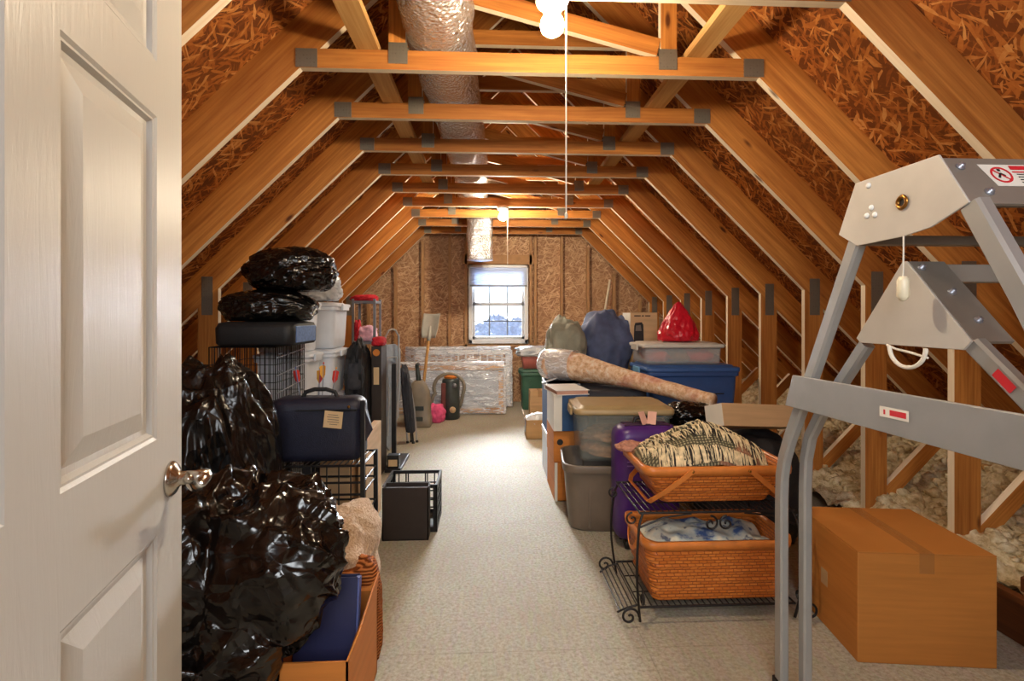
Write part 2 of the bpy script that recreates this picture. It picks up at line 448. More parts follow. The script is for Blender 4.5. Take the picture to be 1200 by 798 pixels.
M['wrap'] = clear('shiny_plastic_wrap', (236, 242, 252), .5, .12, .8, bump=.9, sc=7)
M['wrap_dense'] = clear('bunched_plastic_wrap', (240, 243, 248), .85, .15, .8, bump=.6, sc=14)
def wicker():
    t = NT('woven_splint'); v = t.coord(False); sx = t.new('SeparateXYZ'); t.link(v, sx.inputs[0])
    ad = t.new('Math', operation='ADD'); t.link(sx.outputs['X'], ad.inputs[0]); t.link(sx.outputs['Y'], ad.inputs[1])
    cx = t.new('CombineXYZ'); t.link(ad.outputs[0], cx.inputs['X']); t.link(sx.outputs['Z'], cx.inputs['Y'])
    br = t.new('TexBrick'); br.offset = .5; br.inputs['Scale'].default_value = 1; br.inputs['Brick Width'].default_value = .034; br.inputs['Row Height'].default_value = .0135
    br.inputs['Mortar Size'].default_value = .0022; br.inputs['Mortar Smooth'].default_value = .6; br.inputs['Bias'].default_value = -.1
    br.inputs['Color1'].default_value = (*lin((206, 112, 40)), 1); br.inputs['Color2'].default_value = (*lin((226, 136, 58)), 1); br.inputs['Mortar'].default_value = (*lin((140, 68, 24)), 1)
    t.link(cx.outputs[0], br.inputs['Vector']); n = t.noise(t.coord(False, scale=(14, 14, 70)), 2, 3)
    t.col(t.mix(t.ramp(n.outputs[0], [(.3, (.5,.5,.5)), (.7, (0,0,0))]), br.outputs['Color'], lin((182, 94, 32)))); t.set(.42, 0, .4)
    inv = t.new('Math', operation='SUBTRACT'); inv.inputs[0].default_value = 1; t.link(br.outputs['Fac'], inv.inputs[1]); t.bump(inv.outputs[0], .6, .006); return t.m
M['wicker'] = wicker()
M['splint'] = plain('bent_splint', (206, 120, 50), .4, .12, 20)
def throwm():
    t = NT('woven_throw'); v = t.coord(False, scale=(1, 1, 1)); a = t.new('TexWave', bands_direction='X'); a.inputs['Scale'].default_value = 22; a.inputs['Distortion'].default_value = 2; t.link(v, a.inputs['Vector'])
    b = t.new('TexWave', bands_direction='Y'); b.inputs['Scale'].default_value = 34; b.inputs['Distortion'].default_value = 2; t.link(v, b.inputs['Vector'])
    mu = t.new('Math', operation='MULTIPLY'); t.link(a.outputs[0], mu.inputs[0]); t.link(b.outputs[0], mu.inputs[1])
    n = t.noise(v, 6, 2)
    c = t.ramp(mu.outputs[0], [(.1, lin((84, 78, 62))), (.35, lin((130, 122, 94))), (.8, lin((176, 164, 128)))])
    c = t.mix(t.ramp(n.outputs[0], [(.52, (0,0,0)), (.6, (.6,.6,.6))]), c, lin((190, 130, 100)))
    t.col(c); t.set(.9, 0, .1); t.bump(mu.outputs[0], .5, .008); return t.m
M['throw'] = throwm()
M['fringe'] = plain('cream_fringe', (216, 196, 156), .9, .3, 40)
M['fringe_dark'] = plain('dark_fringe', (44, 38, 34), .9, .2, 40)
def floral():
    t = NT('blue_floral_cloth'); v = t.coord(False); n = t.noise(v, 9, 4, .6); b = t.noise(v, 21, 3)
    c = t.ramp(n.outputs[0], [(.36, lin((70, 92, 140))), (.45, lin((176, 184, 180))), (.62, lin((212, 206, 184)))])
    c = t.mix(t.ramp(b.outputs[0], [(.62, (0,0,0)), (.68, (.8,.8,.8))]), c, lin((60, 66, 96)))
    t.col(c); t.set(.85, 0, .1); t.bump(b.outputs[0], .4, .01); return t.m
M['floral'] = floral()
def insul():
    t = NT('loose_fill_insulation'); v = t.coord(False); n = t.noise(v, 16, 5, .7); 
    t.col(t.ramp(n.outputs[0], [(.3, lin((170, 144, 100))), (.5, lin((222, 204, 164))), (.7, lin((244, 234, 206)))])); t.set(.95, 0, .05); t.bump(n.outputs[0], 1, .03); return t.m
M['insul'] = insul()
M['arrow_red'] = plain('red_fletching', (198, 52, 44), .6, .1)
M['arrow_yel'] = plain('yellow_fletching', (236, 170, 60), .6, .1)
M['arrow_blue'] = plain('blue_fletching', (90, 110, 180), .6, .1)
M['shaft'] = plain('grey_shaft', (150, 160, 176), .35, .05, metal=.4)
M['snow'] = plain('snow', (236, 240, 246), .9, .04)
M['treefar'] = plain('distant_trees', (84, 98, 124), .9, .3, 3)
M['treefar'].name = 'distant_trees'

# ================================================================== SETTING
XC = .225; SL = .983; TH = math.atan(SL); CT, ST = math.cos(TH), math.sin(TH)
YW = 7.75; YB = -2.4
HK, ZK = 2.12, 1.49               # where post meets rafter
def zlow(h): return ZK - (h - HK)*SL
RD = .184                          # rafter depth

def plank(name, poly, t, org, u, v, parent, mats=None, bevel=.003):
    mb = MB(); n = len(poly)
    mb.add([(p[0], -t/2, p[1]) for p in poly] + [(p[0], t/2, p[1]) for p in poly], [list(range(n)), list(range(2*n-1, n-1, -1))])
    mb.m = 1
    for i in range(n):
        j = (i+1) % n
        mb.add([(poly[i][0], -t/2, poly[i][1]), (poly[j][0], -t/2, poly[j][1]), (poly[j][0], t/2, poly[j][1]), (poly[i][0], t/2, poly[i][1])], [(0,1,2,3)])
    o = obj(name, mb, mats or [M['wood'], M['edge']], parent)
    bm = bmesh.new(); bm.from_mesh(o.data); bmesh.ops.remove_doubles(bm, verts=bm.verts, dist=1e-5); bmesh.ops.recalc_face_normals(bm, faces=bm.faces); bm.to_mesh(o.data); bm.free()
    u = V(u).normalized(); v = V(v).normalized(); y = v.cross(u)
    o.matrix_basis = Matrix(((u.x, y.x, v.x, org[0]), (u.y, y.y, v.y, org[1]), (u.z, y.z, v.z, org[2]), (0,0,0,1)))
    return o
def rect(L, w): return [(0,0), (L,0), (L,w), (0,w)]

def make_truss(y):
    r = thing('roof_truss', '', 'roof truss', (XC, y, 0))
    for s in (-1, 1):
        h0 = 3.45; L = h0/CT
        u = V((-s*CT, 0, ST)); v = V((s*ST, 0, CT))
        plank('rafter', [(0,0), (L, 0), (L-RD*SL*0+RD*ST/CT*0, 0), (L+RD*SL, RD), (0, RD)][:2] + [(L+RD*SL, RD), (0, RD)], .038, (s*h0, 0, zlow(h0)), u, v, r)
        # knee wall post, grain upright
        zt = zlow(HK); zo = zlow(HK+.14)
        plank('post', [(0,0), (zt,0), (zo,.14), (0,.14)], .038, (s*HK, 0, 0), (0,0,1), (s,0,0), r)
        # eave web
        plank('eave_web', rect(.72, .085), .037, (s*2.30, 0, .16), (s*.707,0,.707), (-s*.707,0,.707), r)
        # short upright over the tie
        hv = .66
        plank('upright', [(0,0), (zlow(hv+.04)-2.572, 0), (zlow(hv-.04)-2.572, -.08*1), (0, -.08)], .036, (s*(hv+.04), 0, 2.572), (0,0,1), (s,0,0), r)
        pm = MB(); pm.box((s*.655, -.0215, 2.555), (.09, .004, .1)); pm.box((s*.655, .0215, 2.555), (.09, .004, .1)); obj('nail_plate', pm, M['plate'], r)
        pm = MB(); pm.box((s*1.085, -.0215, 2.523), (.10, .004, .088)); pm.box((s*1.085, .0215, 2.523), (.10, .004, .088)); obj('nail_plate', pm, M['plate'], r)
        pm = MB(); pm.box((s*(HK+.075), -.0215, 1.44), (.075, .004, .27)); pm.box((s*(HK+.075), .0215, 1.44), (.075, .004, .27)); obj('nail_plate', pm, M['plate'], r)
    hw = (zlow(0)-2.477)/SL
    hu = (zlow(0)-2.569)/SL
    plank('collar_tie', [(-hw,0), (hw,0), (hu,.092), (-hu,.092)], .038, (0,0,2.477), (1,0,0), (0,0,1), r)
    ha = (zlow(0)-2.93)/SL; hb = (zlow(0)-3.02)/SL
    plank('top_chord', [(-ha,0), (ha,0), (hb,.09), (-hb,.09)], .038, (0,0,2.93), (1,0,0), (0,0,1), r)
    a = V((.60, 0, 2.575)); b = V((-.54, 0, 2.86)); d = (b-a)
    plank('diagonal_web', rect(d.length, .085), .035, a, d.normalized(), V((0,1,0)).cross(d).normalized()*(1 if V((0,1,0)).cross(d).z > 0 else -1), r)
    return r
ys = [.66 + .61*i for i in range(12)]
t0 = make_truss(ys[0])
for i, y in enumerate(ys):
    t = t0 if i == 0 else dup(t0, None, (XC, y, 0))
    struct(t, 'exposed pine attic roof truss with collar tie, rafters and knee wall posts', 'roof truss', 'roof trusses along the attic')

# roof sheathing, one sloping deck each side
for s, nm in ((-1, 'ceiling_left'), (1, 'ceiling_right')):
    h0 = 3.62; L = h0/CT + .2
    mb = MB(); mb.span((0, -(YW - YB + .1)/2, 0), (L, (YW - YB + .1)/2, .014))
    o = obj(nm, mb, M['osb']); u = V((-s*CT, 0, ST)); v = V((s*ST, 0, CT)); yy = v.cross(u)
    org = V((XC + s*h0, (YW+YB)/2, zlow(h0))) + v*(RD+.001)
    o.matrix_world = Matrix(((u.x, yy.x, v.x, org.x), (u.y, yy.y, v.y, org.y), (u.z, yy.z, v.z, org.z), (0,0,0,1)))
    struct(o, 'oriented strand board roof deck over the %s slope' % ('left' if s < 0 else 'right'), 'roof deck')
# lateral braces laid over the ties
for i, s in enumerate((-1, 1)):
    mb = MB()
    o = plank('trim_%d' % (i+1), rect(4.9, .105), .036, (XC + s*.80 - .052, .5, 2.589), (0,1,0), (1,0,0), None, [M['wood_pale'], M['wood_pale']])
    struct(o, 'flat pine brace running across the collar ties on the %s' % ('left' if s < 0 else 'right'), 'brace board')
# floor deck and attic floor under the eaves
mb = MB(); mb.span((XC-2.3, YB, -.03), (XC+2.3, YW, 0)); struct(obj('floor', mb, M['floor']), 'pale worn strand board attic floor', 'floor')
mb = MB()
for s in (-1, 1): mb.span((XC + (2.3 if s > 0 else -3.75), YB, -.06), (XC + (3.75 if s > 0 else -2.3), YW+.1, -.031))
struct(obj('floor_eaves', mb, M['drywall']), 'drywall below the eaves', 'floor')
mb = MB()
for s in (-1, 1): mb.span((XC+s*3.5, YB, -.06), (XC+s*3.64, YW+.1, .32))
struct(obj('wall_eaves', mb, M['osb_wall']), 'low boards closing the eaves', 'wall')
# floor edge board
o = plank('trim_3', rect(2.4, .18), .038, (2.12, -.2, .001), (0,1,0), (0,0,1), None, [M['wood_dark'], M['wood_dark']])
struct(o, 'dark timber board on edge holding back the insulation', 'edge board')

# gable wall with window opening
WX0, WX1, WZ0, WZ1 = -.29, .60, .885, 2.06
mb = MB()
def gz(x): return zlow(abs(x-XC)) + .27
def gp(pts): mb.prism([(x, z) for x, z in pts], YW, YW+.012)
gp([(XC-3.6, -.06), (WX0, -.06), (WX0, gz(WX0)), (XC-3.6, gz(XC-3.6))])
gp([(WX1, -.06), (XC+3.6, -.06), (XC+3.6, gz(XC+3.6)), (WX1, gz(WX1))])
gp([(WX0, -.06), (WX1, -.06), (WX1, WZ0), (WX0, WZ0)])
gp([(WX0, WZ1), (WX1, WZ1), (WX1, gz(WX1)), (XC, gz(XC)), (WX0, gz(WX0))])
o = obj('wall_gable', mb, M['osb_wall']); o.data.transform(Matrix.Rotation(R(-90), 4, 'X')); o.rotation_euler = (R(90), 0, 0)
struct(o, 'strand board gable wall at the far end', 'wall')
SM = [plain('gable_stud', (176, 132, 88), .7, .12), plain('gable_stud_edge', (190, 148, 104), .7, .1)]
k = 0
for x in (-2.175, -1.775, -1.375, -.974, -.574, .71, 1.109, 1.509, 1.909, 2.31):
    h = zlow(abs(x-XC)) + .02
    struct(plank('wall_stud', rect(h, .038), .088, (x-.019, YW-.045, 0), (0,0,1), (1,0,0), None, SM), 'pine stud standing against the gable wall', 'stud', 'gable wall studs')
for nm, z, t_ in (('wall_header', WZ1+.012, .14), ('wall_sill_plate', WZ0-.055, .04)):
    struct(plank(nm, rect(WX1-WX0+.19, t_), .088, (WX0-.095, YW-.045, z), (1,0,0), (0,0,1), None, SM), 'timber framing across the window opening', 'framing')
for i, x in enumerate((WX0-.06, WX1+.022)):
    struct(plank('wall_stud', rect(2.9, .038), .088, (x, YW-.045, 0), (0,0,1), (1,0,0), None, SM), 'pine stud beside the gable window', 'stud', 'window studs')
# window: frame, sashes, muntins, glass
w = struct(thing('window_1', 'white double hung attic window with divided panes', 'window', ((WX0+WX1)/2, YW-.05, WZ0)))
W2 = (WX1-WX0)/2; WH = WZ1-WZ0
mb = MB()
for s in (-1, 1): mb.span((s*W2, -.05, 0), (s*(W2-.055), .09, WH))
mb.span((-W2, -.05, 0), (W2, .09, .06)); mb.span((-W2, -.05, WH-.05), (W2, .09, WH))
obj('window_frame', mb, M['white'], w, bevel=.004)
mb = MB(); a = W2-.055
for (z0, z1, y0) in ((.06, .60, -.01), (.575, WH-.05, .03)):
    for s in (-1, 1): mb.span((s*a, y0, z0), (s*(a-.04), y0+.035, z1))
    mb.span((-a, y0, z0), (a, y0+.035, z0+.045)); mb.span((-a, y0, z1-.035), (a, y0+.035, z1))
mb.box((0, -.02, .605), (.06, .02, .018))
sa = obj('sash', mb, plain('sash_vinyl', (196, 198, 200), .4, .03), w, bevel=.003)
mb = MB()
for (z0, z1, y0) in ((.09, .58, .0), (.62, WH-.08, .04)):
    for x in (-.135, .135): mb.span((x-.010, y0, z0), (x+.010, y0+.016, z1))
    mb.span((-a, y0, (z0+z1)/2-.010), (a, y0+.016, (z0+z1)/2+.010))
obj('muntins', mb, plain('muntin_grey', (120, 128, 140), .4, .03), sa)
mb = MB(); mb.span((-a, .012, .06), (a, .016, .6)); mb.span((-a, .05, .58), (a, .054, WH-.05))
obj('glass', mb, clear('window_glass', (255, 255, 255), .06, .02, .5), w)
# pleated shade pulled part way down
sh = thing('window_shade', 'pale pleated shade covering the top of the gable window', 'window shade', ((WX0+WX1)/2, YW-.115, 1.735))
mb = MB(); n = 24; prof = []
for i in range(n+1): prof.append((.006*(i % 2), .02 + i*(.285-.02)/n))
mb.prism(prof + [(p[0]+.004, p[1]) for p in reversed(prof)], -W2+.02, W2-.02, 'yzx')
obj('pleats', mb, M['shade'], sh)
mb = MB(); mb.span((-W2+.02, -.008, 0), (W2-.02, .016, .024)); obj('bottom_rail', mb, plain('shade_rail', (150, 156, 158), .5), sh, bevel=.004)
mb = MB(); mb.span((-W2+.02, -.012, .283), (W2-.02, .02, .31)); obj('head_rail', mb, M['white'], sh, bevel=.004)
# back of the landing
mb = MB(); mb.prism([(XC-3.6, -.05), (XC+3.6, -.05), (XC+3.6, .3), (XC, 3.9), (XC-3.6, .3)], YB-.02, YB-.08)
struct(obj('wall_back', mb, M['drywall']), 'painted wall behind the doorway', 'wall')

# outside: snowy ground and distant trees
mb = MB(); mb.grid(lambda u, v: V((-60+120*u, 9+140*v, -5 + 7*v*v + .8*nz(V((u*6, v*9, 1))))), 40, 40)
o = obj('ground_outside', mb, M['snow'], smooth=True); struct(o, 'snow covered ground outside the window', 'ground')
random.seed(3)
for i in range(14):
    d = 24 + i*5.2; x = (random.random()-.5)*d*.13 + .02*d; z = -5 + 7*((d-9)/140)**2 - .5
    mb = blob(1.0 + d*.012, .9, .75+d*.013, seed=i, sub=4, amp=.35, freq=2.6, rid=.25, rfreq=6, flat=True, pw=1.9)
    o = obj('distant_tree', mb, M['treefar'], loc=(x, d, z)); tag(o, 'bare snowy tree far beyond the gable window', 'tree', 'trees seen through the window')

# door leaf, six raised panels
dr = struct(thing('door_1', 'white six panel door standing open at the attic entrance', 'door', (-.661, 1.137, .012)))
dv = V((.2117, -.977, 0)).normalized()       # from the latch edge towards the hinges
dn = V((-dv.y, dv.x, 0))                     # face that looks into the room
dr.matrix_basis = Matrix(((dv.x, -dn.x, 0, -.661), (dv.y, -dn.y, 0, 1.137), (0, 0, 1, .012), (0,0,0,1)))
DW, DH, DT = .98, 2.06, .035
mb = MB()
xs = [.128, .44, .545, .857]
zs = [.24, .868, 1.051, 1.669, 1.773, 1.94]
def slab(x0, x1, z0, z1): mb.span((x0, 0, z0), (x1, DT, z1))
slab(0, xs[0], 0, DH); slab(xs[1], xs[2], 0, DH); slab(xs[3], DW, 0, DH)
for (x0, x1) in ((xs[0], xs[1]), (xs[2], xs[3])):
    for (z0, z1) in ((0, zs[0]), (zs[1], zs[2]), (zs[3], zs[4]), (zs[5], DH)): slab(x0, x1, z0, z1)
    for (z0, z1) in ((zs[0], zs[1]), (zs[2], zs[3]), (zs[4], zs[5])):
        # moulding steps in, flat groove, then the raised field
        for side in (0, 1):
            yo = lambda d: d if side == 0 else DT-d
            rings = []
            for (i, d) in ((0, 0), (.006, .004), (.010, .004), (.016, .012), (.026, .013), (.062, .003), (.062, .003)):
                q = [(x0+i, yo(d), z0+i), (x1-i, yo(d), z0+i), (x1-i, yo(d), z1-i), (x0+i, yo(d), z1-i)]
                rings.append([V(p) for p in q])
            mb.loft(rings, False, False, True)
obj('panel_leaf', mb, M['door'], dr)
dr_local_y = -1
dh = MB()
hm = Matrix.Rotation(R(90), 4, 'X')
dh.smooth = True
dh.lathe([(.002, 0), (.036, 0), (.036, .004), (.030, .010), (.018, .016), (.014, .020), (.014, .066), (.002, .066)], 28, (.062, 0, .955), hm)
o = obj('door_handle', dh, M['chrome'], dr); o['label'] = 'curved satin nickel lever handle'
hd = MB(); hd.smooth = True
pts = []
for i in range(13):
    t = i/12; pts.append((.058 + .105*t, -.064 + .006*math.sin(t*3.1), .957 - .012*math.sin(t*math.pi*1.5) + .012*t*t))
hd.tube(pts, [.0135 - .006*(i/12) + (.002 if i == 12 else 0) for i in range(13)], 12)
hd.tube([(.062, -.03, .955), (.062, -.072, .955)], .0145, 14)
obj('lever', hd, M['chrome'], o)
mb = MB(); mb.span((-.0015, .006, .925), (.001, .028, .985)); obj('latch_plate', mb, M['chrome'], dr)

# ================================================================== LAMPS, DUCT
def lamp(loc, label, L, drop, mat):
    r = thing('ceiling_lamp', label, 'ceiling lamp', loc)
    mb = MB(); mb.smooth = True
    mb.lathe([(.002, .0), (.062, 0), (.064, -.012), (.056, -.030), (.034, -.042), (.034, -.055), (.002, -.055)], 28)
    lh = obj('lamp_holder', mb, M['porcelain'], r)
    mb = MB(); mb.smooth = True
    mb.lathe([(.001, -.145), (.022, -.141), (.038, -.128), (.044, -.108), (.040, -.086), (.026, -.066), (.018, -.055), (.001, -.055)], 20)
    obj('bulb', mb, mat, lh)
    mb = MB(); mb.tube([(.052, 0, -.03), (.052, 0, -drop)], .0028, 6); mb.lathe([(.001, 0), (.006, .004), (.006, .02), (.001, .026)], 10, (.052, 0, -drop-.02))
    obj('pull_cord', mb, M['cordwhite'], r)
    return r
lamp((.236, 1.88, 2.4765), 'lit bulb in porcelain holder nearest the door with long pull cord', 900, .80, M['bulb'])
lamp((.158, 5.54, 2.4765), 'smaller lit bulb near the gable window with pull cord', 900, .60, M['bulb2'])
d = thing('insulated_duct', 'silver foil wrapped duct lying over the collar ties and dropping near the window', 'duct', (-.26, 0, 2.572))
mb = MB(); mb.smooth = True; rings = []; N = 28
ylist = [1.0 + .045*i for i in range(117)]
for i, y in enumerate(ylist):
    x = .0 + .012*math.sin(y*1.7) + .018*(y-1)
    ring = []
    # sags between ties
    sag = .012*math.cos(2*math.pi*(y-.66)/.61)
    for j in range(N):
        a = 2*math.pi*j/N; rr_ = .168 + .012*nz(V((math.cos(a)*1.4, y*7, math.sin(a)*1.4))) + .006*ridge(V((math.cos(a)*2, y*16, math.sin(a)*2)), 3)
        z = .168 + rr_*math.sin(a) + sag*0
        z = max(z, .004)
        ring.append(V((x + rr_*math.cos(a), y, z)))
    rings.append(ring)
mb.loft(rings); obj('duct_run', mb, M['foil'], d)
mb = MB(); mb.smooth = True; rings = []
for i in range(26):
    t = i/25; z = .17 - .745*t; ring = []
    for j in range(N):
        a = 2*math.pi*j/N; rr_ = .158 + .014*nz(V((math.cos(a)*1.6, z*8, math.sin(a)*1.6)), 5) + .006*ridge(V((math.cos(a)*2, z*16, math.sin(a)*2)), 2)
        ring.append(V((.155 + rr_*math.cos(a), 6.455 + rr_*math.sin(a), z)))
    rings.append(ring)
mb.loft(rings); obj('duct_drop', mb, M['foil'], d)

# loose insulation in both eaves
mb = MB(); mb.smooth = True
def ins(s):
    def f(u, v):
        h = 2.02 + 1.42*u; y = .2 + 7.5*v
        p = V((h*2.2, y*2.2, s*5)); z = .09 + .30*max(0, (h-2.15))**1.1 + .09*nz(p) + .05*nz(p*2.6) + .035*ridge(p*5.5) + .02*ridge(p*11)
        z = min(z, zlow(h) + .12)
        return V((XC + s*h, y, max(z, -.02)))
    return f
mb.grid(ins(1), 100, 420)
mb.grid(lambda u, v: ins(-1)(u, v), 24, 120)
random.seed(5)
vs2, fs2 = ICO[2]
for i in range(1500):
    h = 2.22 + 1.0*random.random()**1.2; y = 1.2 + 4.2*random.random()**1.3; c = ins(1)((h-2.02)/1.42, (y-.2)/7.5)
    q = .012 + .028*random.random(); sd = i
    mb.add([V((p.x*q*1.3, p.y*q*1.2, p.z*q))*(1+.5*nz(p*2+V((sd, 0, 0)))) + c for p in vs2], fs2)
o = obj('loose_insulation', mb, M['insul']); o['kind'] = 'stuff'; tag(o, 'fluffy cream loose fill insulation in the eaves behind the knee wall posts', 'insulation')

# ================================================================== BUILDERS FOR STORAGE THINGS
def carton(name, label, w, d, h, loc, rz, mat, group=None, tape=True, tmat=None, z=0):
    """closed cardboard box: body, two top flaps meeting along the middle, tape"""
    r = thing(name, label, 'box', (loc[0], loc[1], z), rz, group)
    mb = MB(); mb.span((-w/2, -d/2, 0), (w/2, d/2, h-.006)); obj('box_body', mb, mat, r, bevel=.004)
    for s in (-1, 1):
        mb = MB(); mb.span((s*.0012, -d/2+.0005, h-.006), (s*(w/2-.0005), d/2-.0005, h-.001)); obj('flap', mb, mat, r, bevel=.0015)
    if tape:
        mb = MB(); mb.span((-.026, -d/2-.0012, h-.0008), (.026, d/2+.0012, h)); mb.span((-.026, -d/2-.0015, h-.075), (.026, -d/2-.0003, h))
        obj('tape', mb, tmat or M['tape'], r)
    return r
def tote(name, label, w, d, h, loc, z, rz, body, lid=None, taper=.1, cat='storage tote', ribs=True, rim=.022, group=None, cw=.05, lidh=.035, latch=None):
    r = thing(name, label, cat, (loc[0], loc[1], z), rz, group)
    mb = MB(); wb, db = w*(1-taper), d*(1-taper)
    prof = [(0, 0), (.012, .004)] + [(t*h*.88, t) for t in (.06, .25, .5, .75, 1)]
    rings = [rr(wb-.02, db-.02, cw, 6, 0), rr(wb, db, cw, 6, .012)]
    for t in (.25, .5, .75, 1): rings.append(rr(wb+(w-.03-wb)*t, db+(d-.03-db)*t, cw, 6, h*.88*t + .012*(1-t)))
    rings += [rr(w-.002, d-.002, cw, 6, h*.885), rr(w, d, cw, 6, h-.006), rr(w-.006, d-.006, cw, 6, h), rr(w-.03, d-.03, cw, 6, h), rr(w-.036, d-.036, cw, 6, h-.02), rr(wb-.012, db-.012, cw, 6, .018)]
    mb.smooth = True; mb.loft(rings); obj('tub', mb, body, r, bevel=.004)
    if ribs:
        for s in (-1, 1):
            for k in (-1, 1): obj('rib', MB().box((s*w*.20, k*(db/2+.012), h*.42), (.014, .016, h*.72)), body, r, bevel=.003)
    if lid:
        mb = MB(); mb.smooth = True
        mb.loft([rr(w+.008, d+.008, cw, 6, h-.012), rr(w+.014, d+.014, cw, 6, h-.002), rr(w+.012, d+.012, cw, 6, h+lidh*.5), rr(w-.01, d-.01, cw, 6, h+lidh*.62), rr(w-.05, d-.05, cw, 6, h+lidh*.5), rr(w-.07, d-.07, cw, 6, h+lidh*.95), rr(w-.09, d-.09, cw, 6, h+lidh)])
        ld = obj('lid', mb, lid, r)
        for s in (-1, 1):
            mb = MB(); mb.box((s*(w/2+.014), 0, h-.012), (.016, min(.16, d*.4), .05)); obj('latch', mb, latch or lid, ld, bevel=.005)
    return r
def wobj(name, mb, mats, root, under=None, **k):
    for i, p in enumerate(mb.v): mb.v[i] = (p[0]-root.location.x, p[1]-root.location.y, p[2]-root.location.z)
    return obj(name, mb, mats, under or root, **k)
def spiral(c, r0, turns, a0, axis='xz', n=40, s=1, rmin=.12):
    pts = []
    for i in range(n+1):
        t = i/n; r = r0*(1-(1-rmin)*t); a = a0 + s*2*math.pi*turns*t
        d = (r*math.cos(a), r*math.sin(a))
        pts.append((c[0]+d[0], c[1], c[2]+d[1]) if axis == 'xz' else (c[0], c[1]+d[0], c[2]+d[1]) if axis == 'yz' else (c[0]+d[0], c[1]+d[1], c[2]))
    return pts

# ================================================================== RIGHT SIDE
bx = carton('cardboard_box', 'large brown taped cardboard box on the floor beside the stepladder', .49, .46, .417, (1.655, 2.055), -7, M['card'])
mb = MB(); mb.span((-.2455, -.06, .14), (-.2447, .06, .20)); 
lp = MB(); lp.span((-.245-.0006, -.02, .17), (-.2449, .03, .235)); obj('old_label_patch', lp, M['card_tan'], bx)

# --- silver platform stepladder
L = thing('stepladder', 'silver metal folding platform stepladder standing in front of the cardboard box', 'stepladder', (1.03, 1.3, 0))
FX = 2.06
cap = [(1.362, 1.664), (1.101, 1.661), (1.028, 1.538), (1.121, 1.502), (1.197, 1.493), (1.355, 1.491), (1.429, 1.533)]
mb = MB(); mb.prism(cap, 1.008, 1.013, 'yzx'); wobj('side_plate', mb, M['aluplate'], L, bevel=.0015)
mb = MB(); mb.prism(cap, FX-.005, FX, 'yzx'); wobj('side_plate', mb, M['aluplate'], L, bevel=.0015)
mb = MB()
mb.prism([(1.355, 1.655), (1.105, 1.655), (1.034, 1.538), (1.042, 1.533), (1.112, 1.647), (1.348, 1.647), (1.352, 1.60), (1.358, 1.60)], 1.0135, FX-.0055, 'yzx'); wobj('top_platform', mb, M['aludark'], L, bevel=.0015)
mb = MB(); mb.prism([(1.35, 1.52), (1.385, 1.52), (1.385, 1.495), (1.35, 1.495)], 1.0135, FX-.0055, 'yzx'); wobj('cross_channel', mb, M['aludark'], L, bevel=.002)
# grommet and rivets on the side plate
mb = MB(); mx = Matrix.Rotation(R(-90), 4, 'Y'); mb.smooth = True
mb.lathe([(.009, 0), (.017, .001), (.019, .004), (.015, .007), (.010, .006), (.009, .003), (.009, 0)], 24, (1.0085, 1.2, 1.576), mx); gr = o = wobj('grommet', mb, M['brass'], L); o['label'] = 'brass ring eyelet in the plate'
mb = MB(); mb.lathe([(.0005, -.001), (.009, -.001), (.009, .0015), (.0005, .0015)], 20, (1.0085, 1.2, 1.576), mx); wobj('grommet_hole', mb, M['dark_hole'], L, gr)
for (y, z) in ((1.312, 1.645), (1.302, 1.584), (1.318, 1.566), (1.290, 1.563)):
    mb = MB(); mb.smooth = True; mb.lathe([(.008, 0), (.007, .003), (.003, .005), (.0005, .0055)], 14, (1.008, y, z), mx); wobj('rivet', mb, M['white'], L)
# front bolts and the sticker lie on the sloping front face
fd = V((0, 1.101-1.028, 1.661-1.538)).normalized(); fn = V((0, -fd.z, fd.y))
def onface(x, t, lift=0): return V((x, 1.0345, 1.538)) + fd*t + fn*lift
for (x, t) in ((1.047, .108), (1.075, .032)):
    mb = MB(); mb.smooth = True; q = fn.to_track_quat('Z', 'Y').to_matrix().to_4x4()
    mb.lathe([(.010, 0), (.010, .003), (.006, .004), (.006, .009), (.0005, .010)], 12, onface(x, t, .0), q); wobj('bolt', mb, M['silverwire'], L)
mb = MB(); mb.add([onface(1.088, .115, .0012), onface(1.33, .115, .0012), onface(1.33, .05, .0012), onface(1.105, .05, .0012)], [(0,1,2,3)]); ws = wobj('warning_sticker', mb, M['paper'], L, solid=.0006)
ring = MB(); ring.m = 0
cs = (1.129, .083); n = 28
rings = [[onface(cs[0] + .024*math.cos(2*math.pi*i/n), cs[1] + .024*math.sin(2*math.pi*i/n), .002) for i in range(n)], [onface(cs[0] + .019*math.cos(2*math.pi*i/n), cs[1] + .019*math.sin(2*math.pi*i/n), .002) for i in range(n)]]
ring.loft(rings, False, False, False)
def strip(mb, a, b, w):
    a = V((a[0], a[1], 0)); b = V((b[0], b[1], 0)); d = (b-a).normalized(); p = V((-d.y, d.x, 0))*w/2
    mb.add([onface(q.x, q.y, .0021) for q in (a-p, b-p, b+p, a+p)], [(0,1,2,3)])
strip(ring, (1.112, .100), (1.146, .066), .004)
strip(ring, (1.158, .105), (1.31, .105), .012); strip(ring, (1.158, .092), (1.26, .092), .004)
wobj('warning_print', ring, M['redprint'], L, ws, solid=.0002)
mb = MB(); strip(mb, (1.120, .074), (1.128, .088), .005); strip(mb, (1.128, .088), (1.137, .080), .004); strip(mb, (1.125, .097), (1.132, .097), .007)
for i in range(4): strip(mb, (1.165, .085-.008*i), (1.30-.02*i, .085-.008*i), .0025)
wobj('figure_print', mb, M['dark_hole'], L, ws, solid=.0002)
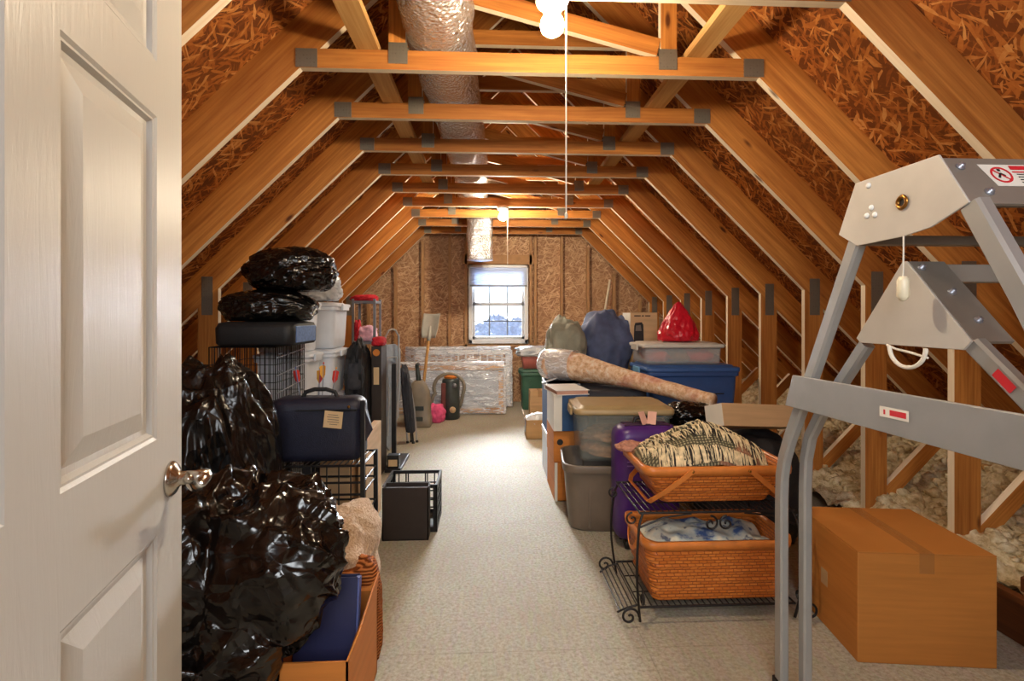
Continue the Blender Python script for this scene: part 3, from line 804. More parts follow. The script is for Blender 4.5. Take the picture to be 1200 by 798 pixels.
# rear leg: slants back then turns down to the floor, near and far side
def leg(pts, w, x, mat, name='rear_leg', t=.03):
    mb = MB(); pts = [V((x, p[0], p[1])) for p in pts]; rings = []
    for i, p in enumerate(pts):
        d = (pts[min(i+1, len(pts)-1)] - pts[max(i-1, 0)]).normalized(); nrm = V((0, -d.z, d.y))
        c = [(-t/2, -w/2+.006), (-t/2+.006, -w/2), (t/2-.006, -w/2), (t/2, -w/2+.006), (t/2, w/2-.006), (t/2-.006, w/2), (-t/2+.006, w/2), (-t/2, w/2-.006)]
        rings.append([p + V((a, 0, 0)) + nrm*b for a, b in c])
    mb.loft(rings); return wobj(name, mb, mat, L)
bend = lambda: [(1.375, 1.502), (1.60, 1.055), (1.690, .885), (1.722, .81), (1.738, .74), (1.742, .66), (1.742, .02)]
for x in (1.024, FX-.02):
    g = leg(bend(), .044, x, M['alu'])
    mb = MB(); mb.span((x-.02, 1.715, .0005), (x+.02, 1.77, .03)); wobj('foot_cap', mb, M['blackplastic'], L, g, bevel=.004)
    g = leg([(1.035, 1.535), (.93, 1.335), (.30, .02)], .048, x+.004, M['alu'], 'front_leg', .034)
    mb = MB(); mb.span((x-.016, .255, .0005), (x+.024, .32, .03)); wobj('foot_cap', mb, M['blackplastic'], L, g, bevel=.004)
for z in (.3, .6, .9): 
    y = .30 + (z-.02)*.4785; mb = MB(); mb.span((1.045, y-.03, z), (FX-.035, y+.04, z+.02)); wobj('step', mb, M['alu'], L, bevel=.003)
# inner frame: triangular plate, legs, cross tube
tri = [(1.240, 1.437), (1.252, 1.437), (1.415, 1.236), (1.400, 1.224), (1.085, 1.224), (1.066, 1.244)]
mb = MB(); mb.prism(tri, 1.050, 1.056, 'yzx'); wobj('hinge_plate', mb, M['aluplate'], L, bevel=.0015)
mb = MB(); mb.prism([(1.240, 1.437), (1.066, 1.244), (1.073, 1.238), (1.247, 1.431)], 1.0565, 1.15, 'yzx'); wobj('hinge_flange', mb, M['aludark'], L, bevel=.001)
fl2 = V((0, 1.240-1.066, 1.437-1.244)).normalized(); fn2 = V((0, -fl2.z, fl2.y)); q2 = fn2.to_track_quat('Z', 'Y').to_matrix().to_4x4()
for (x, t) in ((1.075, .235), (1.10, .15), (1.105, .06)):
    mb = MB(); mb.smooth = True; mb.lathe([(.009, 0), (.009, .003), (.006, .004), (.006, .010), (.0005, .011)], 12, V((x, 1.066, 1.244)) + fl2*t, q2); wobj('bolt', mb, M['silverwire'], L)
mb = MB(); mb.prism([(1.24, 1.43), (1.28, 1.43), (1.28, 1.385), (1.24, 1.385)], 1.155, FX-.05, 'yzx'); wobj('cross_tube', mb, M['aludark'], L, bevel=.003)
bend2 = [(1.40, 1.222), (1.60, .985), (1.655, .90), (1.678, .82), (1.684, .72), (1.684, .02)]
for x in (1.072, FX-.06):
    g = leg(bend2, .038, x, M['alu'], 'inner_leg')
    mb = MB(); mb.span((x-.02, 1.655, .0005), (x+.02, 1.713, .03)); wobj('foot_cap', mb, M['blackplastic'], L, g, bevel=.004)
    leg([(1.078, 1.236), (.95, 1.12), (.62, .82), (.40, .62)], .04, x, M['alu'], 'inner_leg')
mb = MB(); s_ = V((0, .95-1.078, 1.12-1.236)).normalized(); nn = V((0, -s_.z, s_.y))
p0 = V((1.0565, 1.02, 1.183)); mb.add([p0 - nn*.010, p0 + s_*.05 - nn*.010, p0 + s_*.05 + nn*.010, p0 + nn*.010], [(0,1,2,3)]); o = wobj('red_label', mb, M['redprint'], L, solid=.0006)
# horizontal side board with sticker
mb = MB(); mb.prism([(1.630, 1.106), (.45, 1.122), (.45, 1.018), (1.672, 1.0)], .994, 1.006, 'yzx'); wobj('side_board', mb, M['alu'], L, bevel=.002)
mb = MB(); mb.add([(.9932, 1.255, 1.072), (.9932, 1.165, 1.074), (.9932, 1.165, 1.048), (.9932, 1.255, 1.046)], [(0,1,2,3)]); bs = wobj('board_sticker', mb, M['paper'], L, solid=.0006)
mb = MB(); mb.add([(.9925, 1.222, 1.067), (.9925, 1.172, 1.068), (.9925, 1.172, 1.054), (.9925, 1.222, 1.053)], [(0,1,2,3)]); mb.add([(.9925, 1.242, 1.065), (.9925, 1.236, 1.065), (.9925, 1.236, 1.053), (.9925, 1.242, 1.053)], [(0,1,2,3)]); wobj('sticker_print', mb, M['redprint'], L, bs, solid=.0002)
# pull string with plastic knob, wire ring
mb = MB(); mb.tube([(1.0, 1.188, 1.492), (1.0, 1.189, 1.42), (1.0, 1.19, 1.395)], .0018, 6); pst = wobj('pull_string', mb, M['cordwhite'], L)
mb = MB(); mb.smooth = True; mb.lathe([(.0005, -.032), (.007, -.030), (.013, -.020), (.013, .018), (.008, .028), (.0005, .029)], 8, (1.0, 1.19, 1.367)); wobj('string_knob', mb, M['ivory'], L, pst)
mb = MB(); mb.tube([(1.035, 1.22 + .055*math.cos(R(180 + 180*i/16)), 1.222 + .05*math.sin(R(180 + 180*i/16))) for i in range(17)], .005, 8); wobj('wire_ring', mb, M['cordwhite'], L)
mb = MB(); mb.tube([(1.04, 1.29, 1.224), (1.04, 1.26, 1.215), (1.04, 1.22, 1.21), (1.04, 1.165, 1.20)], .003, 6); wobj('cord_end', mb, M['cordwhite'], L)

# --- wrought iron stand
ST_ = thing('wrought_iron_stand', 'two tier black wrought iron basket stand with scrolled feet', 'basket stand', (.98, 2.36, 0))
X0, X1, Y0, Y1 = .64, 1.31, 2.13, 2.53
Z1, Z2 = .072, .468
for x in (X0, X1):
    for y in (Y0, Y1):
        mb = MB(); dx = -1 if x == X0 else 1; dy = -1 if y == Y0 else 1
        pts = []
        for i in range(25):
            t = i/24; z = .012 + (Z2-.012)*t
            pts.append((x + dx*(.035*math.sin(t*math.pi)*.6 - .03*(t > .9)*(t-.9)*4), y + dy*.025*math.sin(t*math.pi), z))
        mb.tube(pts, .0055, 8); wobj('upright', mb, M['iron'], ST_)
        mb = MB(); mb.tube(spiral((x+dx*.052, y+dy*.025, .047), .040, 1.35, R(0 if dx < 0 else 180), 'xz', 36, dx*-1), .005, 8); wobj('foot_scroll', mb, M['iron'], ST_)
    mb = MB(); mb.tube(spiral((x, Y0-.028, Z1+.052), .03, 1.4, R(90), 'yz', 36, 1), .0045, 8); wobj('corner_scroll', mb, M['iron'], ST_)
for z in (Z1, Z2):
    mb = MB()
    mb.tube([(X0, Y0, z), (X1, Y0, z), (X1, Y1, z), (X0, Y1, z)], .0055, 8, True)
    for i in range(1, 26):
        x = X0 + (X1-X0)*i/26; mb.tube([(x, Y0, z), (x, Y1, z)], .0025, 6)
    for y in (Y0+.13, Y1-.13): mb.tube([(X0, y, z-.005), (X1, y, z-.005)], .003, 6)
    wobj('wire_shelf', mb, M['iron'], ST_)
mb = MB(); z = Z1
mb.tube([(X0, Y0+.02, z), (X0-.05, Y0+.02, z-.012), (X0-.09, Y0+.03, z-.035)], .0045, 8); mb.tube([(X0, Y1-.02, z), (X0-.05, Y1-.02, z-.012), (X0-.09, Y1-.03, z-.035)], .0045, 8)
for i in range(5): mb.tube([(X0-.018*i-.01, Y0+.02, z-.006*i), (X0-.018*i-.01, Y1-.02, z-.006*i)], .0028, 6)
wobj('side_apron', mb, M['iron'], ST_)
mb = MB(); cx = .975
for s in (-1, 1): mb.tube(spiral((cx+s*.034, Y0-.006, Z2-.047), .033, 1.3, R(90), 'xz', 36, s), .0045, 8)
wobj('heart_scroll', mb, M['iron'], ST_)
for s in (-1, 1):
    xx = X0 if s < 0 else X1
    for y in (Y0+.02, Y1-.06):
        mb = MB(); mb.tube(spiral((xx+s*.028, y, Z2-.032), .028, 1.2, R(90), 'xz', 30, -s), .004, 8); wobj('side_scroll', mb, M['iron'], ST_)
    mb = MB(); mb.tube([(xx, Y0, Z2-.06), (xx-s*.10, Y0, Z2-.02), (xx-s*.22, Y0, Z2-.006)], .004, 8)
    wobj('corner_brace', mb, M['iron'], ST_)

# --- splint baskets
def basket(name, label, loc, z, wb, db, wt, dt, h, rows, cols, sagx=0):
    r = thing(name, label, 'basket', (loc[0], loc[1], z))
    N = cols*4; rings = []
    cwid = .03
    def ringat(t, off=0):
        w = wb+(wt-wb)*t; d = db+(dt-db)*t; base = rr(w-2*off, d-2*off, cwid+.02*t, N//4-1, 0)
        return base
    mb = MB(); mb.smooth = True
    NV = rows*4; R_ = []
    for j in range(NV+1):
        t = j/NV; base = ringat(t); n = len(base); per = 0; ring = []
        row = int(t*rows*.9999); ph = (row % 2)*math.pi; fr = math.sin(math.pi*((t*rows) % 1))
        L_ = [0]
        for i in range(n): L_.append(L_[-1] + (base[(i+1) % n]-base[i]).length)
        for i, p in enumerate(base):
            q = base[(i+1) % n] - base[i-1]; nn = V((q.y, -q.x, 0)).normalized()
            a = L_[i]/L_[-1]*2*math.pi*cols/2
            o = .0042*math.sin(a+ph)*(.25+.75*fr) + .0022*fr
            zz = t*h - (sagx*(1-(2*p.x/wt)**2)*t if sagx else 0)
            ring.append(V((p.x + nn.x*o, p.y + nn.y*o, zz)))
        R_.append(ring)
    mb.loft(R_, False, True, False)
    inner = []
    for t in (1, .5, 0.04): inner.append([V((p.x, p.y, t*h - (sagx*(1-(2*p.x/wt)**2)*t))) for p in ringat(t, .007)])
    mb.loft(inner, False, False, True)
    obj('woven_body', mb, M['wicker'], r)
    mb = MB(); rings = []
    for (off, z0) in ((-.006, h-.035), (-.008, h-.016), (-.006, h+.003), (.009, h+.003), (.010, h-.03)):
        rings.append([V((p.x, p.y, z0 - sagx*(1-(2*p.x/wt)**2))) for p in ringat(1, off)])
    mb.smooth = True; mb.loft(rings, True, False, False); obj('rim', mb, M['splint'], r)
    return r
def strap(mb, pts, w, t, wdir):
    rings = []; pts = [V(p) for p in pts]; wd_ = V(wdir)
    for i, p in enumerate(pts):
        d = (pts[min(i+1, len(pts)-1)] - pts[max(i-1, 0)]).normalized(); b = (wd_ - d*wd_.dot(d)).normalized(); n_ = d.cross(b)
        rings.append([p - b*w/2 - n_*t/2, p + b*w/2 - n_*t/2, p + b*w/2 + n_*t/2, p - b*w/2 + n_*t/2])
    mb.loft(rings)
b1 = basket('woven_basket', 'large deep orange splint basket on the lower tier of the iron stand', (.99, 2.315), .079, .56, .30, .645, .345, .262, 11, 38, .022)
for s in (-1, 1):
    mb = MB(); strap(mb, [(s*(.322 + .018*math.sin(R(180*i/14))), .07*math.cos(R(180*i/14))*1.0, .262 - .02 + (-.075)*math.sin(R(180*i/14))) for i in range(15)], .016, .005, (s*.2, 0, 1)); obj('handle', mb, M['splint'], b1)
b2 = basket('woven_basket', 'shallower orange splint basket holding the throw on the upper tier of the iron stand', (1.005, 2.365), .476, .475, .27, .655, .385, .168, 8, 38)
for s in (-1, 1):
    pts = []
    for i in range(21):
        a = R(180*i/20); yy = -(.205)*math.cos(a) ; q = math.sin(a)
        pts.append((s*(.125 + .175*min(1, q*1.6)), yy, .158 - .152*min(1, q*1.5) if True else 0))
    mb = MB(); strap(mb, pts, .022, .005, (s*.9, 0, .45)); shd = obj('swing_handle', mb, M['splint'], b2)
    for y in (-.203, .203):
        mb = MB(); mb.smooth = True; mb.lathe([(.008, 0), (.006, .004), (.0005, .005)], 12, (s*.125, y, .152), Matrix.Rotation(R(90 if y < 0 else -90), 4, 'X')); obj('rivet', mb, M['brass'], shd)

# throw heaped in the upper basket
TX, TY, TZ = .985, 2.365, .585
def heap(x, y):
    u = x/.31; v = y/.175
    e = max(0, 1 - (abs(u)**2.6 + abs(v)**2.6))
    z = .035 + .115*e**.55*(1 + .0*u) + .05*math.exp(-((x-.02)/.12)**2 - ((y+.01)/.1)**2) + .012*nz(V((x*14, y*14, 2))) + .018*ridge(V((x*7+y*4, y*9, 1)))*e
    return z
TH_ = thing('woven_throw', 'cream and dark fringed woven throw blanket heaped in the upper basket', 'throw blanket', (TX, TY, TZ))
mb = MB(); mb.smooth = True
def hp(u, v):
    a = 2*math.pi*u; rad = v; c, s_ = math.cos(a), math.sin(a)
    k = (abs(c)**3+abs(s_)**3)**(-1/3)
    x = .305*rad*c*k; y = .172*rad*s_*k
    return V((x, y, heap(x, y)))
mb.grid(hp, 90, 34); bmx = obj('blanket', mb, M['throw'], TH_, solid=.006)
random.seed(11)
f1 = MB(); f2 = MB(); f1.smooth = f2.smooth = True
rows_ = [((-.27, .04), (.02, .06), (.27, -.06), 80), ((-.25, -.02), (.03, -.01), (.26, -.11), 110), ((-.22, -.12), (-.02, -.13), (.22, -.15), 150), ((-.28, .0), (-.2, -.1), (-.1, -.15), 90)]
for a, b, c, n in rows_:
    for i in range(n):
        t = (i + random.random()*.8)/n
        x = (1-t)**2*a[0] + 2*t*(1-t)*b[0] + t*t*c[0]; y = (1-t)**2*a[1] + 2*t*(1-t)*b[1] + t*t*c[1]
        dx = random.uniform(-.022, .022); ln = random.uniform(.04, .075); pts = []
        for k in range(5):
            q = k/4; xx = x + dx*q; yy = max(-.169, y - ln*q); pts.append((xx, yy, heap(xx, yy) + .006 + .004*math.sin(q*3)))
        (f1 if random.random() < .76 else f2).tube(pts, [.0042, .004, .0036, .003, .002], 5)
obj('fringe', f1, M['fringe'], TH_); o = obj('fringe', f2, M['fringe_dark'], TH_); o['label'] = 'dark fringe strands'
mb = blob(.06, .035, .022, seed=4, sub=4, amp=.3, rid=.2, flat=False); obj('rolled_end', mb, plain('pink_brown_tassels', (170, 118, 96), .9, .3, 60), TH_, loc=(-.29, .10, .05))

fc = thing('folded_cloth', 'pale blue floral cloth lying in the lower basket', 'cloth', (.99, 2.315, .20))
mb = MB(); mb.smooth = True
def fh(u, v):
    x = (u-.5)*.575; y = (v-.5)*.285; e = max(0, 1-(abs(x/.29)**4 + abs(y/.145)**4))
    return V((x, y, .02 + .085*e**.4 + .028*ridge(V((x*6, y*9, 4))) + .012*nz(V((x*18, y*18, 1)))))
mb.grid(fh, 60, 34); obj('cloth_folds', mb, M['floral'], fc, solid=.012)

# --- purple suitcase
pc = thing('suitcase', 'purple hard suitcase standing upright behind the basket stand', 'suitcase', (.895, 2.885, 0))
mb = MB(); mb.smooth = True
W_, D_ = .37, .20
rings = []
for (z, i) in ((.045, .05), (.05, .025), (.075, .006), (.12, 0), (.62, 0), (.655, .008), (.676, .028), (.684, .06)):
    rings.append(rr(W_-2*i, D_-2*i, .07, 8, z))
mb.loft(rings); obj('shell', mb, M['purple'], pc)
for i in range(7):
    mb = MB(); z = .60 - .022*i; mb.span((-.13, -D_/2-.003, z), (-.02, -D_/2+.004, z+.006)); obj('rib', mb, M['purple_trim'], pc, bevel=.0015)
mb = MB(); mb.span((-.15, -D_/2-.004, .36), (.16, -D_/2+.004, .372)); mb.span((-.15, -D_/2-.004, .20), (.16, -D_/2+.004, .208)); obj('front_groove', mb, plain('dark_purple', (46, 20, 74), .4), pc)
for s in (-.04, .0, .04):
    mb = MB(); mb.tube([(-.13, s, .684), (0, s, .687), (.13, s, .684)], .005, 8); obj('zip', mb, plain('dark_zip', (52, 24, 40), .5), pc)
mb = MB(); mb.tube([(-.06, .02, .683), (-.05, .02, .712), (.0, .02, .72), (.05, .02, .712), (.06, .02, .683)], .011, 10); obj('carry_handle', mb, M['blackplastic'], pc)
for s in (-1, 1):
    for y in (-.06, .06):
        mb = MB(); mb.smooth = True; mb.lathe([(.0005, -.013), (.022, -.013), (.024, -.008), (.024, .008), (.022, .013), (.0005, .013)], 18, (s*.12, y, .0245), Matrix.Rotation(R(90), 4, 'Y')); whl = obj('wheel', mb, M['blackplastic'], pc)
        mb = MB(); mb.span((s*.12-.02, y-.014, .046), (s*.12+.02, y+.014, .06)); mb.span((s*.12-.02, y-.014, .03), (s*.12-.014, y+.014, .047)); mb.span((s*.12+.014, y-.014, .03), (s*.12+.02, y+.014, .047)); obj('wheel_bracket', mb, M['blackplastic'], whl)
for (x, r_) in ((-.02, 35), (.03, -30)):
    mb = MB(); mb.box((x, -.03, .722), (.05, .004, .075), Matrix.Rotation(R(r_), 4, 'Z') @ Matrix.Rotation(R(-25), 4, 'X')); obj('luggage_tag', mb, M['pinktag'], pc, bevel=.002)

# --- grey tote with clear tote in it
tote('storage_tote', 'grey brown rounded storage tote on the floor under the clear tote', .53, .5, .405, (.735, 3.255), 0, -6, M['greytote'], None, .16, cw=.09, latch=M['white'])
mb = MB()
ct = tote('storage_tote', 'clear plastic tote with taupe lid sitting on the grey tote', .60, .44, .30, (.845, 3.29), .407, -3, M['clear'], M['taupe'], .1, ribs=False, cw=.05, lidh=.04)
for i, (x, y, z, a, b_) in enumerate(((-.07, -.03, .418, .15, .035), (.1, .04, .418, .13, .045), (-.03, .0, .492, .17, .04))):
    mb = blob(a, .14, b_, seed=20+i, sub=4, amp=.22, rid=.15, flat=True)
    o = obj('knitted_garment', mb, M['browncloth'], loc=(.845+x, 3.29+y, z + (.006 if i == 2 else .004)))
    tag(o, ['brown knitted garment folded low in the clear tote', 'tan knitted garment lying to the right inside the clear tote', 'upper brown knitted garment inside the clear tote'][i], 'clothing')

# --- column of boxes along the aisle behind the totes
oc = thing('cardboard_box', 'open orange brown carton on the floor at the bottom of the aisle stack', 'box', (.585, 3.79, 0))
mb = MB(); w, d, h = .24, .44, .27; t = .006
mb.span((-w/2, -d/2, 0), (w/2, d/2, t)); 
for s in (-1, 1): mb.span((s*w/2, -d/2, 0), (s*(w/2-t), d/2, h)); mb.span((-w/2, s*d/2, 0), (w/2, s*(d/2-t), h))
obj('box_body', mb, M['card_orange'], oc)
mb = MB(); mb.span((-w/2, -d/2-.001, .0), (-w/2+.02, -d/2-.004, h)); obj('white_edge', mb, M['paper'], oc)
mb = MB(); mb.add([(-.04, -d/2-.001, h-.01), (w/2, -d/2-.001, h-.01), (w/2+.0, -d/2-.05, .06), (-.02, -d/2-.045, .05)], [(0,1,2,3)]); obj('flap', mb, M['brownplastic'], oc, solid=.005)
c2 = carton('cardboard_box', 'orange brown carton with a hand hole in the middle of the aisle stack', .25, .42, .225, (.585, 3.79), 0, M['card_orange'], tape=False, z=.271)
mb = MB(); mb.lathe([(.0005, 0), (.022, 0), (.022, .002), (.0005, .002)], 16, (-.08, -.21, .14), Matrix.Rotation(R(90), 4, 'X')); obj('hand_hole', mb, M['dark_hole'], c2)
c3 = thing('cardboard_box', 'dark blue box with white spine edge near the top of the aisle stack', 'box', (.575, 3.74, .497))
mb = MB(); mb.span((-.06, -.2, 0), (.12, .2, .25)); obj('box_body', mb, M['bluebox'], c3, bevel=.003)
mb = MB(); mb.span((-.12, -.2, 0), (-.0605, .2, .25)); obj('white_side', mb, M['paper'], c3, bevel=.003)
c4 = thing('picture_album', 'white album lying tilted on top of the dark blue box', 'album', (.565, 3.70, .749), 8)
mb = MB(); mb.span((-.12, -.17, 0), (.12, .17, .004)); mb.span((-.12, -.17, .03), (.12, .17, .034)); mb.span((-.12, .166, .004), (.12, .17, .03)); obj('cover', mb, M['white'], c4, bevel=.001)
mb = MB(); mb.span((-.112, -.162, .0045), (.112, .164, .0295)); obj('pages', mb, plain('page_edges', (196, 150, 130), .7), c4)
for i, (y, z0, h, mt, lb) in enumerate(((4.24, 0, .36, 'whitebin', 'white box on the floor far along the aisle stack'), (4.24, .361, .4, 'bluebox', 'tall blue box on the white box far along the aisle stack'))):
    c = thing('cardboard_box', lb, 'box', (.60, y, z0)); mb = MB(); mb.span((-.13, -.2, 0), (.13, .2, h)); obj('box_body', mb, M[mt], c, bevel=.004)
    mb = MB(); mb.span((-.134, -.204, h-.05), (.134, .204, h+.0)); obj('box_lid', mb, M['white' if i == 0 else 'steel'], c, bevel=.003)
carton('cardboard_box', 'plain carton hidden under the dark suitcase behind the clear tote', .42, .62, .60, (.98, 3.93), 0, M['card_tan'])
# white shoehorn-like slat sticking out
c = tag(obj('white_slat', MB().span((-.075, -.014, 0), (.075, .014, .008)), M['white'], bevel=.002, loc=(.51, 4.18, .768), rot=(0, R(-14), R(12))), 'short white slat sticking out over the tall blue box', 'slat')

# --- dark suitcase with wheels lying under the rug roll
sc_ = thing('suitcase', 'black wheeled suitcase lying flat under the wrapped roll', 'suitcase', (.92, 3.99, .603))
mb = MB(); mb.smooth = True; mb.loft([rr(.50, .44, .06, 6, 0), rr(.54, .48, .07, 6, .02), rr(.55, .49, .07, 6, .06), rr(.54, .48, .07, 6, .125), rr(.48, .42, .06, 6, .142)]); obj('shell', mb, M['charcoal'], sc_)
mb = MB(); mb.smooth = True; mb.loft([rr(.556, .496, .07, 6, .028), rr(.56, .50, .07, 6, .034), rr(.56, .50, .07, 6, .052), rr(.556, .496, .07, 6, .058)]); obj('grey_base_band', mb, plain('grey_band', (120, 118, 122), .5), sc_)
for x in (.06, .16):
    mb = MB(); mb.smooth = True; mb.lathe([(.0005, -.016), (.034, -.016), (.038, -.010), (.038, .010), (.034, .016), (.0005, .016)], 20, (x, -.262, .07), Matrix.Rotation(R(90), 4, 'Y')); obj('wheel', mb, M['blackplastic'], sc_)
mb = MB(); mb.tube([(.2, -.12, .13), (.2, -.13, .20), (.215, -.11, .235), (.23, -.09, .20), (.23, -.08, .13)], .012, 8); o = obj('grip', mb, M['maroon'], sc_)

# --- wrapped rug roll
rl = thing('rug_roll', 'long rug rolled up in clear plastic lying across the suitcase and boxes', 'rug', (.95, 3.85, .75))
P = [(.52, 4.30, .895, .125), (.62, 4.21, .895, .125), (.78, 4.07, .875, .105), (.93, 3.92, .85, .082), (1.06, 3.77, .825, .066), (1.2, 3.6, .80, .056), (1.33, 3.42, .772, .052), (1.45, 3.24, .75, .048)]
mb = MB(); mb.smooth = True; rings = []; n = 24
for i in range(57):
    t = i/56*(len(P)-1); k = min(int(t), len(P)-2); f = t-k
    p = [P[k][j]*(1-f) + P[k+1][j]*f for j in range(4)]
    d = (V(P[k+1][:3]) - V(P[k][:3])).normalized(); x = d.cross(V((0,0,1))).normalized(); y = x.cross(d)
    rr_ = p[3]*(1 + .06*nz(V((t*2, 0, 0))))
    rings.append([V(p[:3]) + (x*math.cos(2*math.pi*j/n) + y*math.sin(2*math.pi*j/n))*rr_*(1 + .07*nz(V((math.cos(2*math.pi*j/n)*1.5, math.sin(2*math.pi*j/n)*1.5, t*2.2)), 3)) for j in range(n)])
mb.loft(rings); wobj('rolled_rug', mb, M['roll'], rl)
mb = MB(); mb.smooth = True
rings2 = []
for i, (e, s_) in enumerate(((-.085, .35), (-.07, .75), (-.03, 1.02), (.02, 1.08), (.10, 1.06), (.2, 1.045), (.25, 1.0))):
    d = (V(P[1][:3]) - V(P[0][:3])).normalized(); x = d.cross(V((0,0,1))).normalized(); y = x.cross(d)
    rings2.append([V(P[0][:3]) + d*e + (x*math.cos(2*math.pi*j/n) + y*math.sin(2*math.pi*j/n))*P[0][3]*s_*(1+.09*nz(V((math.cos(2*math.pi*j/n)*2, math.sin(2*math.pi*j/n)*2, e*15)), 2)) for j in range(n)])
mb.loft(rings2, False, True, False); wobj('plastic_end', mb, M['wrap_dense'], rl)

# --- heaps of canvas over the far pile
carton('cardboard_box', 'tall plain carton supporting the grey green canvas heap', .36, .36, .82, (.70, 4.66), 0, M['card_tan'])
carton('cardboard_box', 'tall plain carton supporting the navy canvas heap', .36, .40, .78, (1.085, 4.80), 0, M['card_tan'])
mb = blob(.18, .20, .215, seed=33, sub=5, amp=.16, freq=1.5, rid=.10, rfreq=1.5, stretch=.5, pw=2.3, cone=.15); o = obj('canvas_bag', mb, M['tarp_green'], loc=(.70, 4.63, .822)); tag(o, 'grey green canvas bag heaped on the far pile nearest the window', 'canvas bag')
mb = blob(.222, .20, .25, seed=39, sub=5, amp=.17, freq=1.5, rid=.12, rfreq=1.4, stretch=.4, pw=3, skew=(.03, 0)); o = obj('canvas_bag', mb, M['tarp_navy'], loc=(1.085, 4.80, .782)); tag(o, 'navy blue canvas cover heaped beside the heater carton', 'canvas bag')

# --- blue totes with clear bin, red bag, heater carton
for i, (z, hh_, lb) in enumerate(((0, .44, 'lower dark blue storage tote on the floor under the other blue tote'), (.492, .385, 'upper dark blue storage tote with a clear bin on its lid'))):
    b = tote('storage_tote', lb, .73, .50, hh_, (1.585, 4.12), z, 0, M['bluetote'], M['bluelid'], .1, cw=.04, lidh=.04, latch=plain('light_blue_latch', (120, 170, 206), .4), ribs=False, group='dark blue totes')
    mb = MB(); mb.span((-.22, -.236, .20), (.24, -.228, .209)); obj('groove', mb, M['dark_hole'], b)
    mb = MB(); mb.span((.02, -.2335, .09), (.13, -.226, .19)); o = obj('label_window', mb, plain('grey_green_label', (120, 128, 110), .5), b)
    mb = MB(); mb.span((.035, -.2345, .10), (.115, -.226, .175)); obj('label_card', mb, plain('dark_green_card', (54, 84, 78), .5), o)
BT = .492 + .425
cb = tote('storage_bin', 'clear plastic bin with milky lid on the upper blue tote', .64, .40, .145, (1.52, 4.10), BT+.001, 0, M['clear2'], M['lidwhite'], .07, 'storage bin', ribs=False, cw=.03, lidh=.025)
for (x, w, z, mt, lb) in ((-.17, .10, .016, 'orangecloth', 'orange cloth at the left end of the clear bin'), (.17, .12, .016, 'orangecloth', 'orange cloth at the right end of the clear bin'), (.0, .09, .016, 'browncloth', 'brown cloth in the middle of the clear bin')):
    mb = blob(w*.85, .14, .042, seed=int(w*1000)+int(x*10), sub=3, amp=.15, rid=.12, pw=3); o = obj('folded_cloth', mb, M[mt], loc=(1.52+x, 4.10, BT+.02)); tag(o, lb, 'cloth')
mb = blob(.175, .15, .15, seed=51, sub=5, amp=.08, rid=.08, rfreq=3.2, fine=.03, pw=2.2, cone=.72, stretch=.3)
o = obj('plastic_bag', mb, M['redbag'], loc=(1.545, 4.10, BT+.173)); tag(o, 'knotted red plastic bag on the clear bin', 'plastic bag')
carton('cardboard_box', 'tall plain carton under the printed heater carton', .27, .40, .985, (1.435, 4.80), 0, M['card_tan'])
hc = carton('cardboard_box', 'printed kraft carton with a picture of a black heater beside the red bag', .25, .26, .345, (1.42, 4.74), 0, M['card_pale'], tape=False, z=.986)
mb = MB(); mb.span((-.1262, -.13, 0), (-.1251, .13, .34)); obj('white_side', mb, M['paper'], hc)
mb = MB(); mb.smooth = False
pl_ = [(-.095, .05), (-.09, .22), (-.08, .25), (-.02, .255), (-.005, .23), (0, .05)]
mb.prism(pl_, -.1312, -.1304, 'xzy'); mb.span((.03, -.1312, .05), (.06, -.1304, .075))
mb.span((-.09, -.1312, .308), (-.03, -.1304, .318)); mb.span((-.02, -.1312, .308), (.0, -.1304, .318)); mb.span((.01, -.1312, .308), (.06, -.1304, .318))
hp_ = obj('heater_print', mb, M['dark_hole'], hc)
mb = MB(); mb.prism([(-.078, .175), (-.074, .225), (-.03, .23), (-.022, .175)], -.1317, -.1313, 'xzy'); obj('panel_print', mb, M['greyprint'], hp_)

# --- long white box leaning over black bags, behind the baskets
mb = blob(.28, .18, .30, seed=61, sub=5, amp=.1, rid=.05, pw=3.5); o = obj('duffel_bag', mb, M['black_nylon'], loc=(1.50, 2.93, 0)); tag(o, 'large black duffel bag behind the basket stand under the long pale box', 'duffel bag')
lb_ = thing('long_box', 'long pale cardboard box tilted on the black duffel behind the throw', 'box', (1.50, 2.80, .70))
wx = V((.5, .12, -.04)).normalized(); wz = V((.0, .30, 1)); wz = (wz - wx*wz.dot(wx)).normalized(); wy = wz.cross(wx)
lb_.matrix_basis = Matrix(((wx.x, wy.x, wz.x, 1.51), (wx.y, wy.y, wz.y, 2.86), (wx.z, wy.z, wz.z, .66), (0,0,0,1)))
mb = MB(); mb.span((-.25, -.075, 0), (.25, .075, .125)); obj('box_body', mb, M['card_pale'], lb_, bevel=.003)
mb = MB(); mb.span((-.2515, -.073, .002), (-.2502, .073, .123)); obj('white_end', mb, M['paper'], lb_)
mb = MB(); mb.span((-.25, -.002, .1252), (.25, .002, .1258)); obj('lid_seam', mb, M['greyprint'], lb_)
mb = blob(.13, .11, .065, seed=66, sub=5, amp=.15, rid=.12, rfreq=3.4, fine=.04); o = obj('trash_bag', mb, M['bag'], loc=(1.30, 3.26, .60)); tag(o, 'small shiny black bag between the clear tote and the long pale box', 'plastic bag')
carton('cardboard_box', 'low plain carton under the small shiny black bag', .30, .26, .60, (1.30, 3.36), 0, M['card_tan'])

